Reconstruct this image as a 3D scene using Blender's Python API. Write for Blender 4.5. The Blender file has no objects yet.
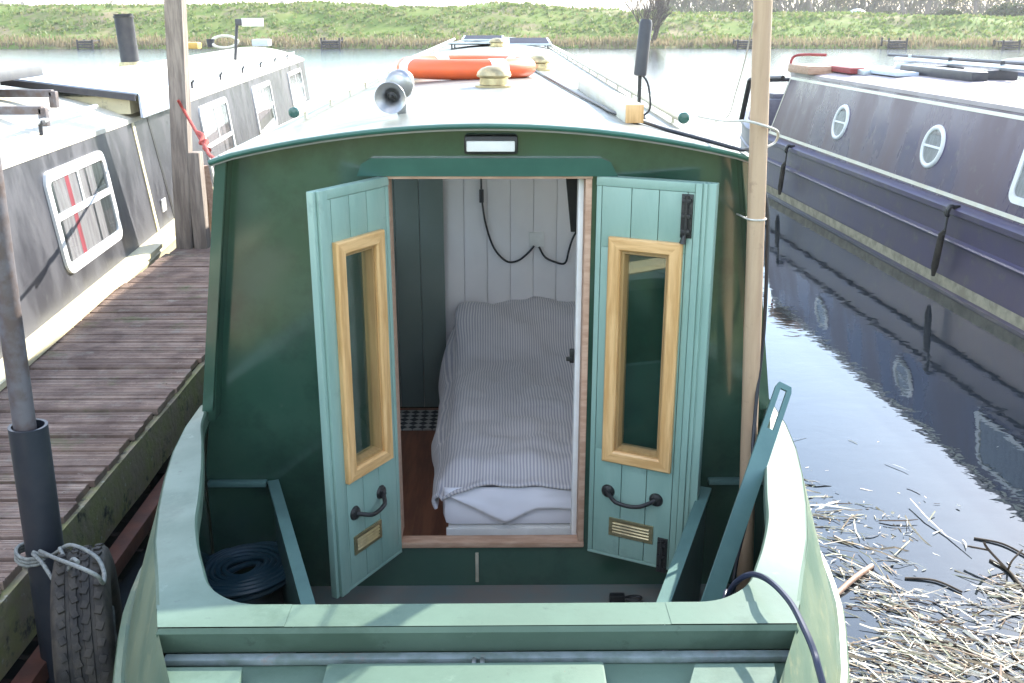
import bpy, bmesh, math, random
from mathutils import Vector, Matrix, noise
R = math.radians
PI = math.pi
rng = random.Random(11)
C = bpy.context.scene.collection
sc = bpy.context.scene

# ------------------------------------------------------------------ camera geometry (also used to read places off the photograph)
EYE = Vector((0, 0, 2.05)); PITCH = R(17.93); YAW = R(-0.63); FPX = 1000.0
def ray(x, y):
    a = (x - 512) / FPX; b = (y - 341.5) / FPX
    d = Vector((0, math.cos(PITCH), -math.sin(PITCH))) + Vector((a, 0, 0)) - b * Vector((0, math.sin(PITCH), math.cos(PITCH)))
    return Matrix.Rotation(YAW, 3, 'Z') @ d
def aty(x, y, Y): d = ray(x, y); return EYE + d * (Y / d.y)
def atz(x, y, Z): d = ray(x, y); return EYE + d * ((Z - EYE.z) / d.z)
def atp(x, y, p, n): d = ray(x, y); return EYE + d * ((Vector(p) - EYE).dot(n) / d.dot(n))

# ------------------------------------------------------------------ mesh builder
class MB:
    def __init__(s): s.v = []; s.f = []; s.uv = None; s.fm = []; s.mi = 0
    def raw(s, vs, fs, M=None):
        o = len(s.v)
        for p in vs:
            p = Vector(p); s.v.append(M @ p if M else p)
        for f in fs:
            s.f.append([i + o for i in f]); s.fm.append(s.mi)
        return s
    def box(s, c, d, bev=0.0, M=None):
        x, y, z = d[0] / 2, d[1] / 2, d[2] / 2; c = Vector(c)
        if bev <= 0:
            vs = [(-x,-y,-z),(x,-y,-z),(x,y,-z),(-x,y,-z),(-x,-y,z),(x,-y,z),(x,y,z),(-x,y,z)]
            fs = [(3,2,1,0),(4,5,6,7),(0,1,5,4),(1,2,6,5),(2,3,7,6),(3,0,4,7)]
            return s.raw([Vector(p) + c for p in vs], fs, M)
        b = min(bev, x * .49, y * .49, z * .49)
        bm = bmesh.new(); bmesh.ops.create_cube(bm, size=1)
        for v in bm.verts: v.co = Vector((v.co.x * 2 * x, v.co.y * 2 * y, v.co.z * 2 * z))
        bmesh.ops.bevel(bm, geom=bm.edges[:], offset=b, segments=2, profile=.6, affect='EDGES')
        bm.verts.index_update()
        s.raw([v.co + c for v in bm.verts], [[v.index for v in f.verts] for f in bm.faces], M); bm.free(); return s
    def box2(s, a, b, bev=0.0, M=None):
        a = Vector(a); b = Vector(b)
        return s.box((a + b) / 2, [abs(q) for q in (b - a)], bev, M)
    def loft(s, rings, close=True, cap=True, M=None, loop=False):
        n = len(rings[0]); vs = [p for r in rings for p in r]; fs = []
        m = len(rings)
        for i in range(m if loop else m - 1):
            i2 = (i + 1) % m
            for j in range(n if close else n - 1):
                k = (j + 1) % n
                fs.append((i*n+j, i*n+k, i2*n+k, i2*n+j))
        if cap and not loop and close:
            fs.append(tuple(range(n))[::-1]); fs.append(tuple((m-1)*n + j for j in range(n)))
        return s.raw(vs, fs, M)
    def tube(s, pts, r, n=8, loop=False, M=None, cap=True):
        pts = [Vector(p) for p in pts]; m = len(pts)
        if not isinstance(r, (list, tuple)): r = [r] * m
        rings = []; up = None
        for i in range(m):
            if loop: t = pts[(i+1) % m] - pts[i-1]
            else: t = pts[min(i+1, m-1)] - pts[max(i-1, 0)]
            if t.length < 1e-9: t = Vector((0,0,1))
            t.normalize()
            if up is None:
                up = Vector((0,0,1)) if abs(t.z) < .9 else Vector((1,0,0))
            a = t.cross(up)
            if a.length < 1e-4: a = t.orthogonal()
            a.normalize(); b = a.cross(t).normalized(); up = b
            rings.append([pts[i] + a * (math.cos(2*PI*k/n) * r[i]) + b * (math.sin(2*PI*k/n) * r[i]) for k in range(n)])
        return s.loft(rings, True, cap, M, loop)
    def lathe(s, prof, n=24, M=None, a0=0, a1=2*PI):
        full = abs(a1 - a0 - 2*PI) < 1e-6
        cnt = n if full else n + 1
        rings = []
        for k in range(cnt):
            a = a0 + (a1 - a0) * k / n
            rings.append([Vector((r * math.cos(a), r * math.sin(a), z)) for r, z in prof])
        return s.loft(rings, False, False, M, full)
    def prism(s, pts, f, t):          # outline (2D), f maps (u, v, depth) to 3D, thickness t
        n = len(pts)
        vs = [f(u, v, 0) for u, v in pts] + [f(u, v, t) for u, v in pts]
        fs = [tuple(range(n)), tuple(range(2*n-1, n-1, -1))]
        for i in range(n):
            j = (i + 1) % n; fs.append((i, i+n, j+n, j))
        return s.raw(vs, fs)
    def build(s, name, mats, parent=None, smooth=35, fix=True):
        me = bpy.data.meshes.new(name)
        me.from_pydata([tuple(p) for p in s.v], [], s.f)
        if not isinstance(mats, (list, tuple)): mats = [mats]
        for m in mats: me.materials.append(m)
        if len(mats) > 1: me.polygons.foreach_set('material_index', s.fm)
        if fix:
            bm = bmesh.new(); bm.from_mesh(me); bmesh.ops.recalc_face_normals(bm, faces=bm.faces[:]); bm.to_mesh(me); bm.free()
        if smooth:
            me.polygons.foreach_set('use_smooth', [True] * len(me.polygons))
            if smooth < 180: me.set_sharp_from_angle(angle=R(smooth))
        if s.uv:
            l = me.uv_layers.new(name='UVMap')
            for lp in me.loops: l.data[lp.index].uv = s.uv[lp.vertex_index]
        me.update()
        o = bpy.data.objects.new(name, me); C.objects.link(o)
        if parent: o.parent = parent
        return o
def cat(pts, sub=6, loop=False):
    pts = [Vector(p) for p in pts]; n = len(pts); out = []
    for i in range(n if loop else n - 1):
        if loop: p0, p1, p2, p3 = pts[i-1], pts[i], pts[(i+1) % n], pts[(i+2) % n]
        else: p0, p1, p2, p3 = pts[max(i-1,0)], pts[i], pts[i+1], pts[min(i+2,n-1)]
        for k in range(sub):
            t = k / sub
            out.append(.5 * ((2*p1) + (p2-p0)*t + (2*p0-5*p1+4*p2-p3)*t*t + (3*p1-p0-3*p2+p3)*t**3))
    if not loop: out.append(pts[-1])
    return out
def lerp(tab, x):
    if x <= tab[0][0]: return tab[0][1]
    for (a, b), (c, d) in zip(tab, tab[1:]):
        if x <= c: return b + (d - b) * (x - a) / (c - a)
    return tab[-1][1]
def tag(o, label=None, category=None, group=None, kind=None):
    if label: o['label'] = label
    if category: o['category'] = category
    if group: o['group'] = group
    if kind: o['kind'] = kind
    return o
def thing(name, label, category, loc=(0,0,0), rz=0, group=None):
    o = bpy.data.objects.new(name, None); C.objects.link(o); o.empty_display_size = .1
    o.location = loc; o.rotation_euler = (0, 0, rz)
    return tag(o, label, category, group)
def T(x, y, z): return Matrix.Translation((x, y, z))
def align(d, p=(0,0,0)):              # matrix taking +Z to d
    q = Vector((0,0,1)).rotation_difference(Vector(d).normalized())
    return Matrix.Translation(p) @ q.to_matrix().to_4x4()

# ------------------------------------------------------------------ materials
def mat(name, col, rough=.5, metal=0, col2=None, scale=6, detail=5, lo=.4, hi=.6, bump=0, bscale=None, stretch=(1,1,1), rough2=None,
        island=None, spec=.5, coat=0, trans=0, dirt=None):
    m = bpy.data.materials.new(name); m.use_nodes = True
    nt = m.node_tree; N = nt.nodes; L = nt.links; b = N['Principled BSDF']
    b.inputs['Roughness'].default_value = rough; b.inputs['Metallic'].default_value = metal
    b.inputs['Specular IOR Level'].default_value = spec; b.inputs['Coat Weight'].default_value = coat
    b.inputs['Coat Roughness'].default_value = .08
    b.inputs['Base Color'].default_value = (*col, 1)
    tc = N.new('ShaderNodeTexCoord'); mp = N.new('ShaderNodeMapping'); mp.inputs['Scale'].default_value = stretch
    L.new(tc.outputs['Object'], mp.inputs['Vector'])
    out = None
    if island:                        # colours picked at random for each loose piece
        g = N.new('ShaderNodeNewGeometry'); cr = N.new('ShaderNodeValToRGB'); cr.color_ramp.interpolation = 'CONSTANT' if len(island) > 3 else 'LINEAR'
        els = cr.color_ramp.elements
        while len(els) < len(island): els.new(.5)
        for i, c in enumerate(island):
            els[i].position = i / len(island) if len(island) > 3 else i / (len(island) - 1); els[i].color = (*c, 1)
        L.new(g.outputs['Random Per Island'], cr.inputs['Fac']); out = cr.outputs['Color']
    if col2:
        nz = N.new('ShaderNodeTexNoise'); nz.inputs['Scale'].default_value = scale; nz.inputs['Detail'].default_value = detail
        nz.inputs['Roughness'].default_value = .62
        L.new(mp.outputs[0], nz.inputs['Vector'])
        mr = N.new('ShaderNodeMapRange'); mr.inputs['From Min'].default_value = lo; mr.inputs['From Max'].default_value = hi
        L.new(nz.outputs['Fac'], mr.inputs['Value'])
        mx = N.new('ShaderNodeMix'); mx.data_type = 'RGBA'
        if out: L.new(out, mx.inputs['A'])
        else: mx.inputs['A'].default_value = (*col, 1)
        mx.inputs['B'].default_value = (*col2, 1); L.new(mr.outputs[0], mx.inputs['Factor']); out = mx.outputs['Result']
        if rough2 is not None:
            r2 = N.new('ShaderNodeMapRange'); r2.inputs['From Min'].default_value = lo; r2.inputs['From Max'].default_value = hi
            r2.inputs['To Min'].default_value = rough; r2.inputs['To Max'].default_value = rough2
            L.new(nz.outputs['Fac'], r2.inputs['Value']); L.new(r2.outputs[0], b.inputs['Roughness'])
    for dirt in ([] if not dirt else dirt if isinstance(dirt, list) else [dirt]):   # (colour, scale, lo, hi): sparse stains
        nz = N.new('ShaderNodeTexNoise'); nz.inputs['Scale'].default_value = dirt[1]; nz.inputs['Detail'].default_value = 8; nz.inputs['Roughness'].default_value = .7
        L.new(mp.outputs[0] if len(dirt) > 4 else tc.outputs['Object'], nz.inputs['Vector'])
        mr = N.new('ShaderNodeMapRange'); mr.inputs['From Min'].default_value = dirt[2]; mr.inputs['From Max'].default_value = dirt[3]
        L.new(nz.outputs['Fac'], mr.inputs['Value'])
        mx = N.new('ShaderNodeMix'); mx.data_type = 'RGBA'
        if out: L.new(out, mx.inputs['A'])
        else: mx.inputs['A'].default_value = (*col, 1)
        mx.inputs['B'].default_value = (*dirt[0], 1); L.new(mr.outputs[0], mx.inputs['Factor']); out = mx.outputs['Result']
    if out: L.new(out, b.inputs['Base Color'])
    if bump:
        nb = N.new('ShaderNodeTexNoise'); nb.inputs['Scale'].default_value = bscale or scale * 4; nb.inputs['Detail'].default_value = 6
        L.new(mp.outputs[0], nb.inputs['Vector'])
        bp = N.new('ShaderNodeBump'); bp.inputs['Strength'].default_value = bump; bp.inputs['Distance'].default_value = .01
        L.new(nb.outputs['Fac'], bp.inputs['Height']); L.new(bp.outputs[0], b.inputs['Normal'])
    if trans:                         # thin leaves: let some light through
        tr = N.new('ShaderNodeBsdfTranslucent'); ms = N.new('ShaderNodeMixShader'); ms.inputs[0].default_value = trans
        if out: L.new(out, tr.inputs['Color'])
        else: tr.inputs['Color'].default_value = (*col, 1)
        L.new(b.outputs[0], ms.inputs[1]); L.new(tr.outputs[0], ms.inputs[2]); L.new(ms.outputs[0], N['Material Output'].inputs['Surface'])
    return m
def glass(name, tint=(.85,.9,.88), refl=1.0):
    m = bpy.data.materials.new(name); m.use_nodes = True
    N = m.node_tree.nodes; L = m.node_tree.links; N.remove(N['Principled BSDF'])
    t = N.new('ShaderNodeBsdfTransparent'); t.inputs[0].default_value = (*tint, 1)
    g = N.new('ShaderNodeBsdfGlossy'); g.inputs['Roughness'].default_value = .01
    f = N.new('ShaderNodeLayerWeight'); f.inputs[0].default_value = .5
    pw = N.new('ShaderNodeMath'); pw.operation = 'POWER'; pw.inputs[1].default_value = 4; L.new(f.outputs['Facing'], pw.inputs[0])
    mu = N.new('ShaderNodeMath'); mu.operation = 'MULTIPLY_ADD'; mu.inputs[1].default_value = .9; mu.inputs[2].default_value = .085*refl
    x = N.new('ShaderNodeMixShader')
    L.new(pw.outputs[0], mu.inputs[0]); L.new(mu.outputs[0], x.inputs[0]); L.new(t.outputs[0], x.inputs[1]); L.new(g.outputs[0], x.inputs[2])
    L.new(x.outputs[0], N['Material Output'].inputs['Surface'])
    return m

M = {}
M['teal'] = mat('teal_door_paint', (.25,.38,.32), .40, col2=(.21,.335,.28), scale=9, bump=.14, bscale=60, stretch=(1,1,.25), coat=.1, dirt=[((.13,.19,.165), 6, .60, .80), ((.09,.10,.085), 60, .735, .77), ((.33,.45,.40), 45, .72, .76)])
M['deckgreen'] = mat('sage_deck_paint', (.108,.165,.122), .42, col2=(.092,.143,.105), scale=5, rough2=.5, bump=.04, bscale=50, dirt=[((.20,.27,.21), 14, .62, .78), ((.15,.085,.05), 45, .70, .74), ((.06,.085,.065), 18, .62, .74), ((.34,.36,.32), 80, .74, .77), ((.075,.12,.085), 3, .52, .62)], coat=.05, spec=.32)
M['sheengrey'] = mat('ledge_sheen_rust', (.22,.26,.26), .5, col2=(.14,.18,.16), scale=16, dirt=((.25,.18,.15), 12, .58, .7))  # paler grey paints in the sky's sheen along the ledge, plus rust stains
M['hullgreen'] = mat('hull_paint', (.10,.16,.11), .42, col2=(.16,.20,.125), scale=3.5, rough2=.6, bump=.06, bscale=40, dirt=((.27,.27,.16), 9, .58, .72))
M['darkgreen'] = mat('gloss_dark_green', (.028,.075,.05), .12, col2=(.036,.086,.058), scale=3, rough2=.24, bump=.06, bscale=2.2, coat=.8, spec=.7, dirt=[((.055,.10,.07), 25, .62, .75), ((.10,.11,.085), 80, .745, .77), ((.02,.05,.034), 2.5, .50, .66)])
M['hood'] = mat('hood_green', (.02,.085,.07), .22, col2=(.025,.10,.08), scale=8, coat=.3)
M['roof'] = mat('roof_paint', (.165,.18,.16), .34, col2=(.235,.225,.19), scale=2.2, rough2=.5, bump=.04, bscale=30, dirt=((.20,.17,.12), 5, .56, .72))
M['rooftrim'] = mat('roof_edge_paint', (.035,.12,.085), .35, col2=(.03,.10,.07), scale=7)
M['cream'] = mat('cream_paint', (.72,.70,.58), .4, col2=(.66,.62,.48), scale=6, bump=.03)
M['white'] = mat('white_paint', (.80,.80,.78), .4, col2=(.72,.71,.68), scale=8)
M['oak'] = mat('oak_wood', (.72,.45,.20), .42, col2=(.55,.31,.115), scale=9, detail=7, stretch=(6,6,.5), bump=.10, bscale=50, coat=.2)
M['oakh'] = mat('oak_rail_wood', (.72,.45,.20), .42, col2=(.55,.31,.115), scale=9, detail=7, stretch=(.7,.7,7), bump=.10, bscale=50, coat=.2)
M['oakdark'] = mat('oak_rebate', (.36,.23,.09), .45, col2=(.30,.18,.07), scale=9, stretch=(6,6,.5))
M['rawwood'] = mat('raw_timber', (.50,.32,.22), .6, col2=(.38,.22,.14), scale=10, stretch=(1,5,5), bump=.1)
M['black'] = mat('black_iron', (.012,.012,.013), .42, col2=(.02,.019,.018), scale=40, bump=.15, bscale=80)
M['brass'] = mat('brass', (.52,.44,.25), .35, .9, col2=(.38,.31,.18), scale=18, rough2=.5)
M['chrome'] = mat('tarnished_chrome', (.42,.42,.43), .28, .9, col2=(.34,.34,.34), scale=15, rough2=.42)
M['pane'] = glass('window_glass')
M['darkfloor'] = mat('well_floor_paint', (.12,.15,.14), .6, col2=(.16,.14,.12), scale=5, bump=.1)
M['intwood'] = mat('brown_floor_wood', (.33,.125,.065), .35, col2=(.2,.07,.038), scale=5, stretch=(5,.5,5), bump=.06)
M['intwhite'] = mat('white_boarding', (.84,.81,.81), .5, col2=(.80,.77,.77), scale=4)
M['intgreen'] = mat('grey_green_panel', (.17,.215,.195), .5, col2=(.155,.20,.18), scale=4)
M['orange'] = mat('orange_plastic', (.80,.13,.035), .45, col2=(.72,.12,.04), scale=8)
M['rubber'] = mat('black_rubber', (.016,.014,.012), .75, col2=(.05,.042,.032), scale=20, bump=.2)
M['bluehose'] = mat('blue_hose', (.02,.06,.085), .35)
M['cable'] = mat('black_cable', (.015,.016,.02), .45)
M['bluecable'] = mat('blue_cable', (.02,.025,.05), .4)
M['steelgreen'] = mat('green_bar_paint', (.085,.17,.155), .4, col2=(.07,.145,.135), scale=10, bump=.05)
M['pole'] = mat('boat_pole_wood', (.48,.34,.22), .5, col2=(.40,.27,.17), scale=6, stretch=(5,5,.4), bump=.08, bscale=30, dirt=((.30,.20,.13), 14, .6, .72))
M['post'] = mat('weathered_post', (.30,.25,.205), .8, col2=(.18,.145,.12), scale=7, stretch=(5,5,.5), bump=.5, bscale=24)
M['rope'] = mat('white_rope', (.62,.60,.54), .8, col2=(.5,.48,.42), scale=60, bump=.5, bscale=200)
M['ropegrey'] = mat('grey_rope', (.30,.31,.28), .85, col2=(.2,.21,.2), scale=60, bump=.5, bscale=200)
M['ropered'] = mat('red_rope', (.42,.06,.04), .8, col2=(.3,.04,.03), scale=60, bump=.5, bscale=200)
M['deck'] = mat('decking', (.17,.10,.085), .85, col2=(.19,.13,.105), scale=5, detail=8, bump=.5, bscale=40, island=[(.31,.215,.165),(.42,.31,.245),(.25,.17,.13),(.36,.26,.205),(.30,.225,.18)], dirt=[((.33,.29,.24), 7, .55, .72), ((.17,.17,.09), 3, .56, .68)])
M['mossy'] = mat('mossy_board', (.27,.215,.15), .9, col2=(.25,.24,.10), scale=7, detail=9, bump=.8, bscale=30, dirt=[((.40,.38,.30), 26, .6, .68), ((.05,.045,.035), 9, .54, .64)])
M['waler'] = mat('red_brown_beam', (.17,.06,.035), .75, col2=(.11,.045,.03), scale=8, bump=.3)
M['pipe'] = mat('galvanised_pipe', (.16,.15,.16), .5, .3, col2=(.12,.09,.08), scale=14, bump=.15)
M['sleeve'] = mat('black_plastic_sleeve', (.022,.027,.036), .4, col2=(.035,.038,.045), scale=8)
M['lgrey'] = mat('left_boat_side', (.042,.042,.05), .28, col2=(.062,.062,.072), scale=4, rough2=.5, stretch=(1,1,.35), bump=.04, bscale=14, dirt=[((.10,.10,.10), 12, .58, .75), ((.13,.12,.11), 40, .7, .76)])
M['lroof'] = mat('left_boat_roof', (.70,.66,.55), .5, col2=(.62,.57,.45), scale=3, dirt=((.48,.40,.26), 6, .58, .72))
M['lblue'] = mat('pale_blue_hatch', (.52,.58,.66), .4, col2=(.46,.52,.6), scale=4)
M['ryel'] = mat('yellow_cream_gunwale', (.70,.63,.40), .5, col2=(.58,.52,.34), scale=5, bump=.1, dirt=((.30,.26,.16), 8, .56, .7))
M['purple'] = mat('right_boat_side', (.045,.030,.090), .2, col2=(.072,.042,.070), scale=2.2, rough2=.42, stretch=(1,1,.3), bump=.05, bscale=10, dirt=((.13,.12,.12), 7, .58, .78))
M['purplehull'] = mat('right_boat_hull', (.052,.042,.10), .4, col2=(.062,.05,.09), scale=3, bump=.08, bscale=14, dirt=((.11,.10,.10), 6, .56, .75))
M['rroof'] = mat('right_boat_roof', (.46,.40,.40), .5, col2=(.40,.34,.34), scale=3)
M['mudline'] = mat('waterline_scum', (.48,.43,.32), .8, col2=(.30,.27,.20), scale=9, bump=.2)
M['red'] = mat('red_paint', (.30,.045,.045), .6, col2=(.24,.035,.035), scale=7)
M['silver'] = mat('silver_pole', (.55,.60,.62), .35, .6, col2=(.45,.5,.52), scale=9)
M['navy'] = mat('navy_cover', (.03,.035,.07), .6, col2=(.05,.055,.09), scale=8, bump=.3)
M['darkgrey'] = mat('dark_grey_plastic', (.035,.035,.045), .45, col2=(.05,.05,.055), scale=10)
M['greycloth'] = mat('grey_tarpaulin', (.16,.16,.18), .6, col2=(.12,.12,.14), scale=8, bump=.4)
M['yellow'] = mat('yellow_plastic', (.70,.42,.08), .45, col2=(.62,.36,.07), scale=6)
M['curtain'] = mat('pale_curtain', (.34,.30,.32), .8, col2=(.24,.2,.225), scale=5, stretch=(6,6,.3))
M['addedcurtain'] = mat('added_thin_curtain', (.75,.72,.66), .8, trans=.4)
M['redcurtain'] = mat('red_curtain', (.42,.05,.08), .8, col2=(.3,.04,.06), scale=5, stretch=(6,6,.3))
M['solar'] = mat('solar_cells', (.012,.014,.03), .75, col2=(.02,.024,.045), scale=10, spec=.1)
M['staging'] = mat('dark_staging_wood', (.035,.03,.028), .85, col2=(.06,.05,.045), scale=5, bump=.4)
M['sheet'] = mat('white_sheet', (.80,.80,.86), .8, col2=(.76,.76,.82), scale=4, bump=.15, bscale=12)
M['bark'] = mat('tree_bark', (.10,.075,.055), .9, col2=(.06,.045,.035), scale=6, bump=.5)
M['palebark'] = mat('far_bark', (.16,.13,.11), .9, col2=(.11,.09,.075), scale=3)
M['willowleaf'] = mat('willow_leaf', (.1,.1,.04), .6, island=[(.13,.10,.05),(.10,.11,.035),(.16,.14,.06)], trans=.35)
M['woodleaf'] = mat('woodland_twigs', (.14,.12,.1), .8, island=[(.12,.11,.065),(.15,.13,.09),(.11,.115,.05)], trans=.3)
M['hedgeleaf'] = mat('hedge_leaf', (.07,.09,.03), .6, island=[(.05,.075,.025),(.10,.12,.045),(.12,.10,.06)], trans=.35)
M['twigleaf'] = mat('bare_twig', (.14,.12,.1), .8, island=[(.17,.145,.12),(.21,.18,.15),(.16,.16,.10)], trans=.3)
M['grassblade'] = mat('grass_blade', (.1,.14,.03), .6, island=[(.10,.165,.028),(.15,.205,.045),(.23,.21,.09)], trans=.4)
M['reedblade'] = mat('dry_reed', (.3,.24,.13), .7, island=[(.30,.25,.14),(.24,.18,.10),(.20,.20,.08)], trans=.35)
M['debris'] = mat('floating_reed', (.5,.45,.32), .7, island=[(.54,.48,.35),(.44,.36,.25),(.62,.58,.48),(.30,.22,.14),(.46,.44,.30),(.66,.62,.53),(.20,.13,.085),(.55,.47,.37)])

def ground_mat(name, cols, scale):
    m = mat(name, cols[0], .95, col2=cols[1], scale=scale, detail=8, lo=.38, hi=.62, bump=.6, bscale=scale*5, dirt=(cols[2], scale*.35, .5, .64), spec=.1)
    return m
M['bank'] = ground_mat('far_bank_grass', [(.11,.17,.035),(.17,.20,.055),(.26,.21,.12)], .8)
M['nearbank'] = ground_mat('near_bank_earth', [(.11,.15,.06),(.14,.14,.08),(.08,.13,.045)], 2.0)

def water_mat():
    m = bpy.data.materials.new('river_water'); m.use_nodes = True
    N = m.node_tree.nodes; L = m.node_tree.links; b = N['Principled BSDF']
    b.inputs['Base Color'].default_value = (.022,.028,.032,1); b.inputs['Roughness'].default_value = .02; b.inputs['IOR'].default_value = 1.72
    tc = N.new('ShaderNodeTexCoord')
    def nz(sx, sy, sc_, det):
        mp = N.new('ShaderNodeMapping'); mp.inputs['Scale'].default_value = (sx, sy, 1); L.new(tc.outputs['Object'], mp.inputs[0])
        n = N.new('ShaderNodeTexNoise'); n.inputs['Scale'].default_value = sc_; n.inputs['Detail'].default_value = det; n.inputs['Distortion'].default_value = .4
        L.new(mp.outputs[0], n.inputs[0]); return n.outputs['Fac']
    a = nz(1, 1.6, 3.2, 3); c = nz(1, 1.3, 13, 2)
    ad = N.new('ShaderNodeMath'); ad.operation = 'MULTIPLY_ADD'; ad.inputs[1].default_value = .22; L.new(c, ad.inputs[0]); L.new(a, ad.inputs[2])
    bp = N.new('ShaderNodeBump'); sx = N.new('ShaderNodeSeparateXYZ'); L.new(tc.outputs['Object'], sx.inputs[0])
    def far(lo, hi):
        r = N.new('ShaderNodeMapRange'); r.inputs['From Min'].default_value = 10; r.inputs['From Max'].default_value = 28; r.inputs['To Min'].default_value = lo; r.inputs['To Max'].default_value = hi
        L.new(sx.outputs[1], r.inputs[0]); return r.outputs[0]
    L.new(far(.07,.55), bp.inputs['Strength']); L.new(far(.02,.14), b.inputs['Roughness'])
    bp.inputs['Strength'].default_value = .10; bp.inputs['Distance'].default_value = .02
    L.new(ad.outputs[0], bp.inputs['Height']); L.new(bp.outputs[0], b.inputs['Normal'])
    return m
M['water'] = water_mat()

def stripe_mat():
    m = bpy.data.materials.new('ticking_stripe'); m.use_nodes = True
    N = m.node_tree.nodes; L = m.node_tree.links; b = N['Principled BSDF']; b.inputs['Roughness'].default_value = .85
    b.inputs['Sheen Weight'].default_value = .2
    uv = N.new('ShaderNodeUVMap'); sp = N.new('ShaderNodeSeparateXYZ'); L.new(uv.outputs[0], sp.inputs[0])
    nz = N.new('ShaderNodeTexNoise'); nz.inputs['Scale'].default_value = 5; L.new(uv.outputs[0], nz.inputs[0])
    ma = N.new('ShaderNodeMath'); ma.operation = 'MULTIPLY_ADD'; ma.inputs[1].default_value = .02; L.new(nz.outputs['Fac'], ma.inputs[0]); L.new(sp.outputs[0], ma.inputs[2])
    mu = N.new('ShaderNodeMath'); mu.operation = 'MULTIPLY'; mu.inputs[1].default_value = 2 * PI / .0125; L.new(ma.outputs[0], mu.inputs[0])
    si = N.new('ShaderNodeMath'); si.operation = 'SINE'; L.new(mu.outputs[0], si.inputs[0])
    mr = N.new('ShaderNodeMapRange'); mr.inputs['From Min'].default_value = -.25; mr.inputs['From Max'].default_value = .25; L.new(si.outputs[0], mr.inputs[0])
    mx = N.new('ShaderNodeMix'); mx.data_type = 'RGBA'; mx.inputs['A'].default_value = (.60,.57,.57,1); mx.inputs['B'].default_value = (.36,.355,.40,1)
    L.new(mr.outputs[0], mx.inputs['Factor']); L.new(mx.outputs['Result'], b.inputs['Base Color'])
    bn = N.new('ShaderNodeTexNoise'); bn.inputs['Scale'].default_value = 9; L.new(uv.outputs[0], bn.inputs[0])
    bp = N.new('ShaderNodeBump'); bp.inputs['Strength'].default_value = .5; bp.inputs['Distance'].default_value = .02
    L.new(bn.outputs['Fac'], bp.inputs['Height']); L.new(bp.outputs[0], b.inputs['Normal'])
    return m
M['ticking'] = stripe_mat()
def check_mat():
    m = bpy.data.materials.new('patterned_rug'); m.use_nodes = True
    N = m.node_tree.nodes; L = m.node_tree.links; b = N['Principled BSDF']; b.inputs['Roughness'].default_value = .8
    tc = N.new('ShaderNodeTexCoord'); mp = N.new('ShaderNodeMapping'); mp.inputs['Rotation'].default_value = (0,0,R(45)); L.new(tc.outputs['Object'], mp.inputs[0])
    ck = N.new('ShaderNodeTexChecker'); ck.inputs['Scale'].default_value = 26; ck.inputs[1].default_value = (.5,.5,.48,1); ck.inputs[2].default_value = (.05,.055,.06,1)
    L.new(mp.outputs[0], ck.inputs[0]); L.new(ck.outputs[0], b.inputs['Base Color'])
    return m
M['rug'] = check_mat()

# ================================================================== OUR BOAT (bow towards the camera)
XC = -.05
boat = thing('narrowboat', 'green narrowboat seen bow on with its two front doors open', 'narrowboat', (XC, 0, 0))
def L_(p): return Vector((p[0] - XC, p[1], p[2]))        # world -> boat
TOP = [(.80,.03),(.95,.16),(1.2,.355),(1.5,.53),(1.785,.66),(2.0,.735),(2.2,.808),(2.4,.865),(2.6,.912),(2.8,.95),(3.0,.974),(3.2,.982),(4,.985),(17,.985),(18.6,.93)]
STR = [(.72,.03),(.9,.21),(1.2,.44),(1.5,.62),(1.8,.765),(2.07,.875),(2.27,.935),(2.43,.975),(2.6,.995),(3.2,1.02),(17,1.03),(18.6,.97)]
GZ = [(.8,.90),(1.785,.855),(2.4,.82),(3.2,.80),(3.6,.79),(18.6,.79)]
STN = [.80,.88,.96,1.05,1.2,1.35,1.5,1.65,1.785,1.9,2.0,2.1,2.2,2.3,2.4,2.5,2.6,2.7,2.8,2.9,3.0,3.1,3.2,3.5,4,8,12,17,18.6]
mb = MB()
for s in (-1, 1):
    rings = []
    for y in STN:
        t = lerp(TOP, y); w = lerp(STR, y); g = lerp(GZ, y)
        rings.append([Vector((s*w*.93, y, -.35)), Vector((s*w*.985, y, .1)), Vector((s*(w-.004), y, .47)), Vector((s*w, y, .50)), Vector((s*(t*.4+w*.6), y, .5+(g-.5)*.42)), Vector((s*t, y, g-.012))])
    mb.loft(rings, False, False)
mb.raw([(-.98,18.6,-.3),(.98,18.6,-.3),(.98,18.6,.78),(-.98,18.6,.78)], [(0,1,2,3)])
hull = mb.build('hull', M['hullgreen'], boat, 50, fix=False)
mb = MB()
for s in (-1, 1): mb.tube([(s*(lerp(STR, y)+.006), y, .49) for y in STN], .022, 8)
mb.build('rubbing_strake', M['hullgreen'], boat)

def sstep_(a, b, x): t = max(0, min(1, (x-a)/(b-a))); return t*t*(3-2*t)
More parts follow.
